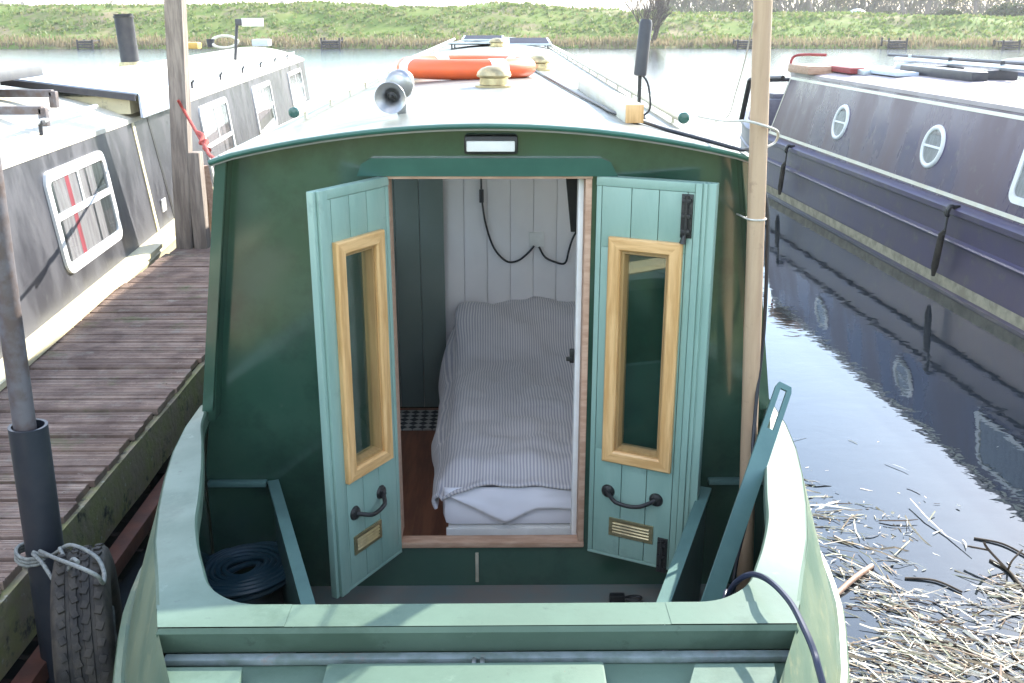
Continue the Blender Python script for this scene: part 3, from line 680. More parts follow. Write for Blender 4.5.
mb = MB(); q = pole_at(1.47); mb.tube([q + Vector((.03*math.cos(t*.5), .03*math.sin(t*.5), 0)) for t in range(13)], .003, 5); mb.tube([q + Vector((-.03,0,0)), Vector(aty(737,214,3.19))], .003, 5)
tag(mb.build('pole_strap', M['rope']), 'thin white strap holding the wooden pole to the cabin front', 'strap')
# roof lead that runs over the corner and down beside the pole
pts = [Vector((p[0], p[1], p[2])) for p in [(.18,6.9,0),(.26,5.6,0),(.33,4.6,0),(.39,3.95,0)]]
pts = [Vector((p.x, p.y, roofz(p.x-XC)+.008)) for p in pts]
for x, y, Y in ((612,112,3.72),(640,121,3.5),(665,132,3.36),(690,140,3.27),(715,146,3.2),(740,155,3.14),(752,166,3.08)): 
    p = Vector(aty(x, y, Y)); p.z = max(p.z, rz_(min(.87, p.x-XC))+.006) if p.x-XC < .86 else p.z; pts.append(p)
for x, y, Y in ((767,205,3.06),(767,260,3.04),(764,330,3.02),(758,385,2.98),(754,430,2.94),(753,455,2.9),(757,480,2.86)): pts.append(Vector(aty(x, y, Y)))
pts.append(Vector((.74,2.8,.35))); pts.append(Vector((.70,2.6,.1)))
mb = MB(); mb.tube(cat(pts, 6), .0062, 7); tag(mb.build('roof_cable', M['cable']), 'black cable crossing the roof and dropping beside the wooden pole', 'cable')
# shore lead over the right gunwale
pts = [Vector((.52,2.15,.40)), Vector((.545,2.13,.70))] + [Vector(aty(x, y, Y)) for x, y, Y in ((725,602,2.06),(733,586,2.02),(745,576,1.98),(757,575,1.95),(772,583,1.88),(790,602,1.80),(804,628,1.71),(814,652,1.655),(823,685,1.60))] + [Vector((.66,1.42,.62)), Vector((.66,1.2,.52)), Vector((.6,.8,.45))]
mb = MB(); mb.tube(cat(pts, 6), .0068, 8); tag(mb.build('shore_cable', M['bluecable']), 'dark blue cable looping out over the right gunwale', 'cable')
# padlock on the well floor
q = Vector(atz(617, 598, .10)); mb = MB(); mb.box((q.x,q.y,.10),(.055,.03,.03), .006); mb.tube(cat([q+Vector((.025,0,0)), q+Vector((.06,.012,0)), q+Vector((.085,.004,0)), q+Vector((.075,-.012,0)), q+Vector((.03,-.008,0))], 5), .005, 6)
tag(mb.build('padlock', M['black']), 'small black padlock lying on the bow well floor', 'padlock')
# lifebuoy
lb = thing('lifebuoy', 'orange lifebuoy with white bands lying flat on the green boat roof', 'lifebuoy', (-.19,5.75,roofz(-.14)+.050))
n = 48
for nm, mt, k in (('ring','orange',0),('band','white',1)):
    for q in range(4):
        mb = MB()
        a0, a1 = (q*PI/2+.17-1.08, (q+1)*PI/2-.10-1.08) if k == 0 else ((q+1)*PI/2-.10-1.08, (q+1)*PI/2+.17-1.08)
        m = 12 if k == 0 else 4; rings = []
        for t in range(m+1):
            a = a0+(a1-a0)*t/m; rr = .062 if k == 0 else .0635
            rings.append([Vector(((.325+rr*math.cos(w))*math.cos(a), (.325+rr*math.cos(w))*math.sin(a), rr*.85*math.sin(w))) for w in [2*PI*z/16 for z in range(16)]])
        mb.loft(rings); mb.build(nm, M[mt], lb, 60)
# timber beam with raw end
tb = thing('timber_beam', 'cream painted square timber with a raw end lying along the roof right side', 'timber', (.452,3.44,roofz(.50)+.033))
rt = Matrix.Rotation(R(1.5),4,'Z') @ Matrix.Rotation(R(-.4),4,'X')
mb = MB(); mb.box2((-.031,.012,-.031),(.031,1.62,.031), .004, M=rt); mb.build('painted_length', M['cream'], tb)
mb = MB(); mb.box2((-.0305,0,-.0305),(.0305,.012,.0305), .002, M=rt); mb.build('raw_end', M['oak'], tb)
# aerial
ba = Vector((.50,3.66,roofz(.525)+.0)); tp = Vector(aty(646, 22, 3.66)); md = Vector(aty(640, 76, 3.66))
an = thing('aerial', 'dark cylindrical aerial on a bent stalk beside the roof timber', 'aerial', tuple(ba))
mb = MB(); mb.tube([md-ba, md-ba+(tp-md)*.02, tp-ba-(tp-md)*.02, tp-ba+(tp-md)*.05], [.017,.023,.023,.018], 16); mb.build('aerial_body', M['darkgrey'], an, 40)
mb = MB(); mb.tube(cat([Vector((0,0,0)), Vector((-.005,0,.04)), md-ba], 5), .007, 8); mb.lathe([(0,.012),(.02,.01),(.025,0)], 14); mb.build('stalk', M['black'], an)
mb = MB(); mb.tube(cat([md-ba+Vector((.006,0,.005)), md-ba+Vector((.03,0,-.03)), Vector((.035,0,.04)), Vector((.012,0,.012)), Vector((-.01,-.02,.006))], 6), .004, 6); mb.build('aerial_lead', M['cable'], an)
# far roof: solar panels, plank and box
for k, (x, y, w, l, ti) in enumerate(((-.30,12.2,.60,.9,-2),(.36,13.4,.55,1.0,3),(-.25,15.2,.6,1.0,2))):
    t = thing('solar_panel', ['black solar panel nearest on the far half of the green boat roof','black solar panel on the right edge of the far roof','black solar panel farthest back on the green boat roof'][k], 'solar panel', (x,y,roofz(x)+.035), 0, 'solar panels on the roof')
    rt = Matrix.Rotation(R(ti),4,'X')
    mb = MB(); mb.box2((-w/2,-l/2,-.012),(w/2,l/2,.012), .004, M=rt); mb.build('panel_frame', M['silver'], t)
    mb = MB(); mb.box2((-w/2+.03,-l/2+.03,.0122),(w/2-.03,l/2-.03,.015), 0, M=rt); mb.build('cells', M['solar'], t)
    for sx in (-1,1):
        for sy in (-1,1):
            mb = MB(); mb.tube([rt @ Vector((sx*w*.42,sy*l*.42,-.01)), Vector((sx*w*.42,sy*l*.42,-.10))], .01, 6); mb.build('panel_leg', M['black'], t)

# ================================================================== JETTY
JZ = .40
je = thing('jetty', 'weathered brown grooved plank jetty between the two left hand boats', 'jetty', (-2.0, 5, 0))
J = lambda x, y, z: Vector((x+2.0, y-5, z))
mb = MB(); y = -1.2
while y < 24:
    w = .142; x0 = -2.46 + rng.uniform(-.012,.012) + .0*y; x1 = -1.535 + rng.uniform(-.012,.012); dz = rng.uniform(-.004,.004)
    prof = []
    k = 9; hw = (w-.020)/2
    for i in range(k):                                      # grooved top
        c0 = -hw + 2*hw*i/k; c1 = -hw + 2*hw*(i+1)/k; q = (c1-c0)
        prof += [(c0+q*.12, 0), (c0+q*.62, 0), (c0+q*.72, -.004), (c1-q*.06, -.004)]
    prof = [(-hw,-.028),(-hw,-.003)] + prof + [(hw,-.002),(hw,-.028)]
    mb.loft([[J(x, y+a, JZ+dz+b + (x-x0)*rng.uniform(-.003,.003)) for a, b in prof] for x in (x0, x1)])
    for nx in (x0+.05, x0+.075, x1-.06, x1-.085): mb.lathe([(0,.0025),(.0045,.002),(.006,-.001)], 7, M=T(*J(nx + rng.uniform(-.006,.006), y+rng.uniform(-.02,.02), JZ+dz)))
    y += w
mb.build('plank_deck', M['deck'], je, 25)
mb = MB(); xs_ = -1.515
rows = []
for i in range(101):
    y = -1.2 + 25.2*i/100; n = lambda k: .008*noise.noise(Vector((y*2, k, 0)))
    rows.append([J(xs_-.03,y,JZ-.03), J(xs_+.004+n(1),y,JZ-.028+n(2)), J(xs_+.012+n(3),y,JZ-.13), J(xs_+.008+n(4),y,JZ-.24+n(5)*2), J(xs_-.03,y,JZ-.25)])
mb.loft(rows); mb.build('edge_board', M['mossy'], je, 40)
mb = MB(); mb.box2(J(-2.44,-1.2,JZ-.2), J(-2.40,24,JZ-.03), .004); mb.build('far_edge_board', M['mossy'], je)
mb = MB(); mb.box2(J(-1.50,1.9,.06), J(-1.435,24,.125), .006); mb.build('red_beam', M['waler'], je)
for px, y in ((-1.62,.4),(-1.62,4.4),(-1.62,8.5),(-1.62,13),(-2.3,2),(-2.3,6),(-2.3,11)):
    mb = MB(); mb.tube([J(px,y,-1), J(px,y,JZ-.04)], .075, 14); mb.build('pile', M['staging'], je)
# mooring pole with sleeve
mp_ = thing('mooring_pole', 'thin grey steel pole in a black sleeve at the near jetty edge', 'mooring pole', (-1.435, 2.75, 0))
mb = MB(); mb.tube([(.0,0,-.8),(.016,0,.5),(.046,0,1.8),(.066,0,2.7)], .032, 16); mb.build('pipe', M['pipe'], mp_)
mb = MB(); mb.lathe([(.046,.905),(.055,.905),(.055,-.5),(.046,-.5),(.046,.905)], 22, M=T(.016,0,0) @ Matrix.Rotation(R(1.2),4,'Y')); mb.build('sleeve', M['sleeve'], mp_, 50)
# tyre fender
def tyre(name, label, c, r, w, rz, ry=0):
    t = thing(name, label, 'tyre', c, rz)
    mb = MB(); rm = Matrix.Rotation(ry,4,'X') @ Matrix.Rotation(PI/2,4,'Y')
    h = w/2
    prof = [(r*.60,-h*.72),(r*.68,-h*.98),(r*.84,-h*1.05),(r*.95,-h*.93),(r*.985,-h*.78),(r*.985,-h*.5),(r*.972,-h*.48),(r*.972,-h*.36),(r*.99,-h*.34),(r*.995,-.008),(r*.975,-.006),(r*.975,.006),(r*.995,.008),(r*.99,h*.34),(r*.972,h*.36),(r*.972,h*.48),(r*.985,h*.5),(r*.985,h*.78),(r*.95,h*.93),(r*.84,h*1.05),(r*.68,h*.98),(r*.60,h*.72),(r*.66,h*.6),(r*.82,h*.8),(r*.93,h*.6),(r*.94,0),(r*.93,-h*.6),(r*.82,-h*.8),(r*.66,-h*.6),(r*.60,-h*.72)]
    mb.lathe(prof, 56, M=rm); mb.build('carcass', M['rubber'], t, 50)
    mb = MB()
    for k in range(44):
        a = 2*PI*k/44
        for s, z in ((0,-.64),(1,-.18),(0,.18),(1,.64)):
            mm = rm @ Matrix.Rotation(a + s*PI/44,4,'Z') @ T(r*.985,0,h*z) @ Matrix.Rotation(R(22 if z < 0 else -22),4,'X')
            mb.box((0,0,0),(.012,r*.075,h*.25),.003, M=mm)
    mb.build('tread', M['rubber'], t, 40)
    return t
ty = tyre('tyre_fender', 'worn black tyre hung upright as a fender between jetty and green hull', (-1.20,2.52,.28), .31, .150, R(20))
# rope round sleeve and tyre
S = lambda x, y, Y: Vector(aty(x, y, Y))
mb = MB()
mb.tube(cat([S(33,552,2.69), S(50,556,2.66), S(70,545,2.58), S(95,556,2.52), S(104,572,2.44), S(103,583,2.38), S(96,575,2.33), S(76,566,2.36), S(55,558,2.55), S(40,551,2.68)], 7), .006, 7)
mb.tube(cat([S(33,554,2.68), S(42,563,2.60), S(50,575,2.55), S(57,586,2.50)], 6), .006, 7)
mb.tube(cat([S(60,548,2.6), S(64,560,2.55), S(60,572,2.52), S(66,578,2.5), S(72,560,2.45), S(78,562,2.40)], 6), .006, 7)
mb.tube(cat([S(104,574,2.44), S(103,590,2.46), S(99,604,2.5)], 6), .006, 7)
for k in range(3):
    mb.tube([S(38,548+k*3.2,2.75) + Vector((.062*math.cos(t*.42), .062*math.sin(t*.42), .004*math.sin(t))) for t in range(15)], .006, 7, True)
tag(mb.build('fender_rope', M['ropegrey'], None, 80), 'frayed grey rope tying the tyre to the black pole sleeve', 'rope')
mb = MB()
for k in range(5):
    a = S(100,618,2.5) + Vector((rng.uniform(-.02,.02), rng.uniform(-.02,.02), rng.uniform(-.03,.03))); mb.tube(cat([a, a+Vector((.02,.01,.02)), a+Vector((.03,-.02,-.06)), a+Vector((.015+.02*k,-.03,-.16))], 5), .004, 6)
tag(mb.build('rope_tail', M['ropegrey']), 'loose grey rope end hanging down beside the tyre', 'rope')
# wooden posts
b = atz(188, 247, JZ)
mb = MB(); rows = []
for k in range(14):
    z = -.6 + (3.2+.6)*k/13; n = lambda q: .006*noise.noise(Vector((z*1.7,q,0)))
    cx = b.x - .012 + .055*(z-.4); hw = .060
    rows.append([Vector((cx-hw+n(1),b.y-hw,z)), Vector((cx-hw*.82,b.y-hw*1.02,z)), Vector((cx+hw*.82+n(2),b.y-hw*1.02,z)), Vector((cx+hw,b.y-hw*.85,z)), Vector((cx+hw+n(4),b.y+hw,z)), Vector((cx-hw,b.y+hw+n(5),z))])
mb.loft(rows); tag(mb.build('tall_post', M['post'], None, 40), 'tall square weathered wooden post rising beside the jetty', 'post')
q = atz(193, 247, JZ); mb = MB(); z1 = aty(193, 152, b.y).z
mb.box2((b.x+.062,b.y-.05,-.5),(b.x+.062+.10,b.y+.06,z1), .008); sp = mb.build('short_post', M['post'], None, 40); tag(sp, 'short square wooden post fixed to the side of the tall post', 'post')
mb = MB(); a = S(203,166,b.y+.1); c = S(216,232,b.y+.1); mb.tube([a, c], .04, 4); tag(mb.build('raking_brace', M['rawwood'], None, 20), 'pale raking timber brace behind the short wooden post', 'brace')
mb = MB(); pts = [S(178,100,b.y-.09), S(186,114,b.y-.1), S(197,133,6.8), S(206,148,6.2), S(213,158,5.6), Vector((-.93,3.9,1.42))]
P_ = cat(pts, 10); mb.tube(P_, .011, 7)
kn = cat([S(198,133,6.75)+Vector((.0,0,0)), S(203,136,6.6), S(201,143,6.45), S(206,141,6.4), S(205,148,6.3), S(209,150,6.2)], 5); mb.tube(kn, .016, 7)
tag(mb.build('red_rope', M['ropered'], None, 80), 'red knotted mooring rope from the tall post to the green boat', 'rope')

# ================================================================== LEFT BOAT
lbt = thing('narrowboat', 'dark grey narrowboat with white framed windows moored left of the jetty', 'narrowboat', (-2.47,4.7,0), R(4.3))
LM = lbt.matrix_basis.copy(); LM = T(-2.47,4.7,0) @ Matrix.Rotation(R(4.3),4,'Z'); LI = LM.inverted()
nL = LM.to_3x3() @ Vector((1,0,.118)); pL = LM @ Vector((0,0,.47))
def lw(x, y): P = LI @ atp(x, y, pL, nL); return P.y, P.z
LE = 14.7; LS = -6.5
def lcx(z): return -(z-.47)*.118
mb = MB()
def sec(y, w): return [Vector((.10-1.13+1.13*w,y,.415)), Vector((.10-1.13+1.15*w,y,.38)), Vector((.10-1.13+1.13*w,y,.33)), Vector((.10-1.13+1.10*w,y,-.3)), Vector((.10-1.13-1.10*w,y,-.3)), Vector((.10-1.13-1.13*w,y,.33)), Vector((.10-1.13-1.13*w,y,.415))]
mb.loft([sec(y, w) for y, w in ((LS,1),(0,1),(LE,1),(LE+1,.96),(LE+2,.75),(LE+2.8,.4),(LE+3.2,.05))], False, False)
mb.build('hull', M['ryel'], lbt, 40)
mb = MB()
out = [(y, w) for y, w in ((LS,1),(LE,1),(LE+1,.96),(LE+2,.75),(LE+2.8,.4),(LE+3.2,.05))]
mb.loft([[Vector((-1.03-1.125*w,y,.45)), Vector((-1.03+1.125*w,y,.45)), Vector((-1.03+1.16*w,y,.44)), Vector((-1.03+1.16*w,y,.41)), Vector((-1.03-1.16*w,y,.41))] for y, w in out]); mb.build('gunwale', M['ryel'], lbt, 30)
LT = 1.325
mb = MB(); mb.loft([[Vector((lcx(.452),y,.452)), Vector((lcx(LT),y,LT)), Vector((-2.06-lcx(LT),y,LT)), Vector((-2.06-lcx(.452),y,.452))] for y in (LS, LE)]); 
cab = mb.build('cabin_side', M['lgrey'], lbt, 20)
mb = MB(); cw = -1.03; hw = 1.03-.10+.012
rx = [(-hw + 2*hw*i/20) for i in range(21)]
rzz = lambda x: LT + .215*(1-(x/hw)**2)
mb.loft([[Vector((cw+x,y,rzz(x))) for x in rx] + [Vector((cw+x,y,rzz(x)-.03)) for x in reversed(rx)] for y in (LS-.05,-3,0,3,6,9,12,LE+.06)])
lroof = mb.build('roof', M['lroof'], lbt, 30)
# yellow stripe posts, hatch lines
def sidebar(name, ya, yb, mt, wdt=.05, pr=.008):
    mb = MB(); za, zb = .455, LT-.01
    mb.loft([[Vector((lcx(z)-.004,y-wdt/2,z)), Vector((lcx(z)+pr,y-wdt/2,z)), Vector((lcx(z)+pr,y+wdt/2,z)), Vector((lcx(z)-.004,y+wdt/2,z))] for y, z in ((yb,za),(ya,zb))])
    return mb.build(name, mt, lbt)
sidebar('cream_edging', 3.07, 3.09, M['ryel'], .06); sidebar('hatch_gap', 3.52, 3.66, M['black'], .05, .003); sidebar('cream_edging', 4.55, 4.6, M['ryel'], .05)
def lwindow(px, split, curtain):
    pts = [lw(*q) for q in px]; ys_ = sorted(p[0] for p in pts); zs = sorted(p[1] for p in pts)
    y0, y1 = (ys_[0]+ys_[1])/2, (ys_[2]+ys_[3])/2; z0, z1 = (zs[0]+zs[1])/2, (zs[2]+zs[3])/2
    f = lambda a, b, d: Vector((lcx(b)+d, a, b)); fw = .06
    def rr(y0, y1, z0, z1, r, n=5):
        o = []
        for cy, cz, a0 in ((y1-r,z1-r,0),(y0+r,z1-r,90),(y0+r,z0+r,180),(y1-r,z0+r,270)):
            o += [(cy+r*math.cos(R(a0+90*k/n)), cz+r*math.sin(R(a0+90*k/n))) for k in range(n+1)]
        return o
    A = rr(y0,y1,z0,z1,.09); B = rr(y0+fw,y1-fw,z0+fw,z1-fw,.04)
    mb = MB(); mb.loft([[f(*p,-.01) for p in A],[f(*p,.018) for p in A],[f(*p,.018) for p in B],[f(*p,-.004) for p in B]], True, False)
    zt = z0 + (z1-z0)*split
    mb.loft([[f(y, z, d) for z, d in ((zt-.02,.002),(zt-.02,.014),(zt+.02,.014),(zt+.02,.002))] for y in (y0+fw*.9, y1-fw*.9)])
    ym = (y0+y1)/2
    mb.loft([[f(y, z, d) for y, d in ((ym-.014,.002),(ym-.014,.012),(ym+.014,.012),(ym+.014,.002))] for z in (zt+.019, z1-fw*.9)])
    w = mb.build('window', M['white'], lbt, 30)
    mb = MB(); mb.raw([f(y0+.03,z0+.03,.0085),f(y1-.03,z0+.03,.0085),f(y1-.03,z1-.03,.0085),f(y0+.03,z1-.03,.0085)], [(0,1,2,3)]); mb.build('pane', M['pane'], w, 0)
    mb = MB(); n = 60
    rows = [[f(y0+.04+(y1-y0-.08)*i/n, z, .004+.0018*math.sin(i*1.9)) for i in range(n+1)] for z in (z0+.03, z1-.03)]
    mb.mi = 0; mb.loft(rows, False, False)
    for k in range(len(mb.f)):
        u_ = k/n; mb.fm[k] = 1 if curtain and (.27 < u_ < .34) else (2 if (.02 < u_ < .10 or .62 < u_ < .66 or .78 < u_ < .97) else 0)
    mb.build('curtain', [M['curtain'], M['redcurtain'], M['lgrey']], w, 60, fix=False)
lwindow([(35,175),(100,150),(122,235),(72,275)], .55, True)
lwindow([(194,108),(221,98),(243,168),(216,182)], .5, False)
lwindow([(248,88),(267,81),(279,125),(262,134)], .5, False)
lwindow([(285,74),(298,68),(307,100),(295,106)], .5, False)
# raised hatch slab over the side doors
mb = MB()
h0, h1 = Vector((-.03,0,1.495)), Vector((-.98,0,1.60))
mb.loft([[h0+Vector((0,y,0)), h0+Vector((.012,y,.02)), h1+Vector((0,y,.035)), h1+Vector((0,y,0))] for y in (3.02,4.75)])
mb.loft([[Vector((-.018,y,1.515)), Vector((-.005,y,1.50)), Vector((.005,y,1.335)), Vector((-.015,y,1.335))] for y in (3.03,4.75)])
hat = mb.build('roof_hatch', M['lblue'], lbt, 25)
mb = MB(); mb.loft([[h0+Vector((.0,y,-.035)), h0+Vector((0,y,.012)), h1+Vector((0,y,.026)), h1+Vector((0,y,-.02))] for y in (2.985,3.018)]); mb.build('hatch_edge', M['darkgrey'], hat)
mb = MB(); mb.box2((-.95,3.05,1.36),(-.09,4.7,1.49)); mb.build('hatch_coaming', M['ryel'], lbt)
q = lw(163,205); mb = MB(); mb.box((lcx(q[1])+.006,q[0],q[1]),(.012,.12,.10),.004); mb.build('number_plate', M['white'], lbt)
def ltop(x, y, dz=0):
    P = None
    for t in range(40, 700):
        P_ = LI @ (EYE + ray(x, y).normalized() * (t*.05))
        if P_.z < rzz(max(-hw, min(hw, P_.x-cw))) + dz: return P_
    return LI @ atz(x, y, LT + .2)
# rails
for ya, yb in ((LS, 2.6),(5.2, 14.2)):
    mb = MB(); mb.tube([(-.20,ya,LT+.13),(-.20,yb,LT+.13)], .016, 8); o = mb.build('handrail', M['silver'], lbt)
    y = ya + .5
    while y < yb:
        mb = MB(); mb.tube([(-.20,y,LT+.05),(-.20,y,LT+.115)], .012, 6); mb.box((-.20,y,LT+.125),(.05,.06,.03),.005); mb.build('rail_bracket', M['darkgrey'], o); y += 1.5
# chimney on the crest
c = Vector((-1.0, 7.9, rzz(.03)-.01)); c = LI @ aty(131, 66, 12.2); c.z = max(rzz(c.x-cw), c.z) - .02
tp = LI @ aty(123, 14, 12.2)
mb = MB(); mb.tube([c, c+(tp-c)*.04], [.15,.12], 20); mb.tube([c, c+(tp-c)*.98, tp], [.105,.105,.112], 20); ch = mb.build('chimney', M['darkgrey'], lbt)
mb = MB(); mb.tube([c+(tp-c)*.93, c+(tp-c)*.965], .116, 20); mb.build('chimney_band', M['black'], ch)
mb = MB(); mb.tube([c-Vector((0,0,.08)), c+(tp-c)*.10], [.16,.125], 20); mb.build('chimney_collar', M['brass'], ch)
# things on its roof
def onroof(px, py): return LM @ ltop(px, py)
p = LM @ Vector((-1.02,2.2,rzz(.0)+.05)); mb = MB(); mb.box((0,0,.05),(.75,1.5,.07),.008, M=T(*p) @ Matrix.Rotation(R(4.3),4,'Z') @ Matrix.Rotation(R(-7),4,'Y')); mb.box((-.1,-.3,-.03),(.5,.6,.10),.008, M=T(*p) @ Matrix.Rotation(R(4.3),4,'Z')); tag(mb.build('dark_board', M['darkgrey']), 'dark board lying on the near left roof of the grey boat', 'board')
for k, (px, py) in enumerate(((25,104),(12,122))):
    p = onroof(px, py); mb = MB(); mb.box((-.25,0,.07),(.9,.05,.05),.006, M=T(*p)); mb.box((.20,0,.03),(.05,.05,.11),.006, M=T(*p))
    tag(mb.build('rail_bar', M['pipe']), ['grey cross bar nearer the hatch on the grey boat roof','grey cross bar nearer the camera on the grey boat roof'][k], 'bar')
p = onroof(235, 60); sg = thing('mast_sign', 'dark mast with a small white arrow board on the grey boat roof', 'sign', tuple(p), R(0))
t2 = Vector(aty(237, 20, p.y)) - p
mb = MB(); mb.tube([(0,0,-.03), t2], .022, 8); mb.box(t2 + Vector((.02,0,-.03)), (.09,.06,.09), .01); mb.build('mast', M['darkgrey'], sg)
l_ = (Vector(aty(262,23,p.y))-Vector(aty(240,23,p.y))).length; mb = MB(); mb.box(t2 + Vector((.06+l_/2,0,-.03)), (l_,.02,.11), .006); mb.build('arrow_board', M['white'], sg)
for k, (px, py, sx, sz, mt, nm, lb_, ct) in enumerate(((192,48,.40,.16,'yellow','storage_bag','yellow bag beside the tall post on the far grey boat roof','bag'),(211,47,.20,.2,'darkgrey','bucket','small dark bucket on the far roof of the grey boat','bucket'),(262,45,.32,.13,'lblue','storage_box','blue grey box at the far end of the grey boat roof','box'))):
    p = onroof(px, py); mb = MB()
    if nm == 'bucket': mb.lathe([(0,0),(sx*.4,0),(sx*.55,sz),(sx*.50,sz),(sx*.36,.02)], 16, M=T(*p))
    else: mb.box((0,0,sz/2-.02),(sx,.5,sz),.06, M=T(*p) @ Matrix.Rotation(R(4.3),4,'Z'))
    tag(mb.build(nm, M[mt]), lb_, ct)
p = onroof(225, 47); mb = MB(); mb.tube([Vector((.34*math.cos(a), .08*math.sin(a), .13+.15*math.sin(a))) for a in [2*PI*k/24 for k in range(24)]], .04, 8, True, M=T(*p)); tag(mb.build('life_ring', M['cream']), 'cream life ring propped up on the far grey boat roof', 'life ring')

# ================================================================== RIGHT BOAT
rbt = thing('narrowboat', 'purple grey narrowboat with round portholes moored on the right', 'narrowboat', (3.62,7.0,0), R(3.0))
RM = T(3.62,7.0,0) @ Matrix.Rotation(R(3.0),4,'Z'); RI = RM.inverted()
tl = .15/.72; rcx = lambda z: (z-.70)*tl
nR = RM.to_3x3() @ Vector((-1,0,tl)); pR = RM @ Vector((0,0,.70))
def rw(x, y): P = RI @ atp(x, y, pR, nR); return P.y, P.z
RS, RE = -7.0, 5.45; RT = 1.43; RCX = .98
mb = MB()
hs = [(-.10,-.3),(-.10,.385),(-.118,.395),(-.118,.425),(-.10,.435),(-.10,.60),(-.13,.615),(-.13,.655),(-.10,.67),(-.01,.672)]
st = [(RS,1),(0,1),(RE,1),(RE+.8,.97),(RE+1.5,.86),(RE+2.2,.62),(RE+2.7,.33),(RE+3.0,.04)]
for s in (1,-1):
    mb.loft([[Vector((RCX + s*(x-RCX)*w, y, z + max(0,y-RE)*.05*(z>.3))) for x, z in hs] for y, w in st], False, False)
hl = mb.build('hull', M['purplehull'], rbt, 30, fix=True)
mb = MB(); mb.loft([[Vector((RCX+(-.104-RCX)*w,y,.03)), Vector((RCX+(-.106-RCX)*w,y,.115))] for y, w in st], False, False); mb.build('waterline_band', M['mudline'], rbt)
mb = MB(); mb.loft([[Vector((RCX+(0-RCX)*w,y,.668)), Vector((RCX+(2*RCX-RCX)*w,y,.668))] for y, w in st], False, False); mb.build('fore_deck', M['purplehull'], rbt)
mb = MB(); mb.loft([[Vector((rcx(.66),RE+.16,.66)), Vector((rcx(RT),RE-.10,RT)), Vector((2*RCX-rcx(RT),RE-.10,RT)), Vector((2*RCX-rcx(.66),RE+.16,.66))], [Vector((rcx(.66),RS,.66)), Vector((rcx(RT),RS,RT)), Vector((2*RCX-rcx(RT),RS,RT)), Vector((2*RCX-rcx(.66),RS,.66))]])
mb.build('cabin_side', M['purple'], rbt, 20)
mb = MB(); hw2 = RCX-rcx(RT)+.015; rx = [(-hw2+2*hw2*i/16) for i in range(17)]
rz2 = lambda x: RT + .075*(1-(x/hw2)**2)
mb.loft([[Vector((RCX+x,y,rz2(x)+.004)) for x in rx] + [Vector((RCX+x,y,rz2(x)-.03)) for x in reversed(rx)] for y in (RS-.02,0,3,RE-.08)])
mb.build('roof', M['rroof'], rbt, 30)
def rstripe(name, z, wd, mt, pr=.004, y1=None):
    mb = MB(); e = lambda z: RE+.16-(z-.66)/(RT-.66)*.26 - .02
    mb.loft([[Vector((rcx(a)-d, y if y < 4 else e(a), a)) for a, d in ((z-wd/2,-.002),(z-wd/2,pr),(z+wd/2,pr),(z+wd/2,-.002))] for y in (RS, 5)]); return mb.build(name, mt, rbt)
rstripe('coach_line', 1.365, .028, M['cream']); rstripe('coach_line', .705, .03, M['cream']); rstripe('roof_edge_line', 1.418, .018, M['lblue'], .006)
mb = MB(); 
e = lambda z: RE+.16-(z-.66)/(RT-.66)*.26
mb.loft([[Vector((rcx(z)-d, e(z)+q, z)) for d, q in ((-.002,-.05),(.004,-.05),(.004,-.03),(-.002,-.03))] for z in (.72,1.352)]); mb.build('coach_line', M['cream'], rbt)
mb = MB(); mb.tube([(-.112,y,.405) for y in (RS,0,RE)], .02, 8); mb.build('rubbing_strake', M['purplehull'], rbt)
# portholes
for cpx in ((841,122),(933,147)):
    y, z = rw(*cpx); z = 1.025; r = .185
    Mx = T(rcx(z), y, z) @ Matrix.Rotation(-math.atan(tl),4,'Y').inverted() @ Matrix.Rotation(-PI/2,4,'Y')
    mb = MB(); mb.lathe([(r*.76,-.01),(r*.76,.012),(r*.84,.022),(r*.95,.018),(r,.004),(r,-.01)], 40, M=Mx); ph = mb.build('porthole', M['white'], rbt, 50)
    mb = MB(); mb.lathe([(0,.0085),(r*.78,.0085)], 40, M=Mx); mb.build('pane', M['pane'], ph, 0)
    mb = MB(); mb.box((0,0,.010),(.02,r*1.55,.008),.002, M=Mx); mb.build('bar', M['white'], ph)
    mb = MB(); mb.lathe([(0,.003),(r*.78,.003)], 40, M=Mx); mb.build('curtain', M['curtain'], ph, 0)
# square window at the edge of the frame
mb = MB(); y0, y1, z0, z1 = -1.15, .10, .80, 1.27
def rr2(y0, y1, z0, z1, r, n=5):
    o = []
    for cy, cz, a0 in ((y1-r,z1-r,0),(y0+r,z1-r,90),(y0+r,z0+r,180),(y1-r,z0+r,270)):
        o += [(cy+r*math.cos(R(a0+90*k/n)), cz+r*math.sin(R(a0+90*k/n))) for k in range(n+1)]
    return o
f = lambda a, b, d: Vector((rcx(b)-d, a, b))
A = rr2(y0,y1,z0,z1,.09); B = rr2(y0+.05,y1-.05,z0+.05,z1-.05,.05)
mb.loft([[f(*p,-.01) for p in A],[f(*p,.016) for p in A],[f(*p,.016) for p in B],[f(*p,-.004) for p in B]], True, False); wn = mb.build('window', M['white'], rbt, 30)
mb = MB(); mb.raw([f(y0+.03,z0+.03,.008),f(y1-.03,z0+.03,.008),f(y1-.03,z1-.03,.008),f(y0+.03,z1-.03,.008)], [(0,1,2,3)]); mb.build('pane', M['pane'], wn, 0)
mb = MB(); mb.raw([f(y0+.03,z0+.03,.003),f(y1-.03,z0+.03,.003),f(y1-.03,z1-.03,.003),f(y0+.03,z1-.03,.003)], [(0,1,2,3)]); mb.build('curtain', M['curtain'], wn, 0)
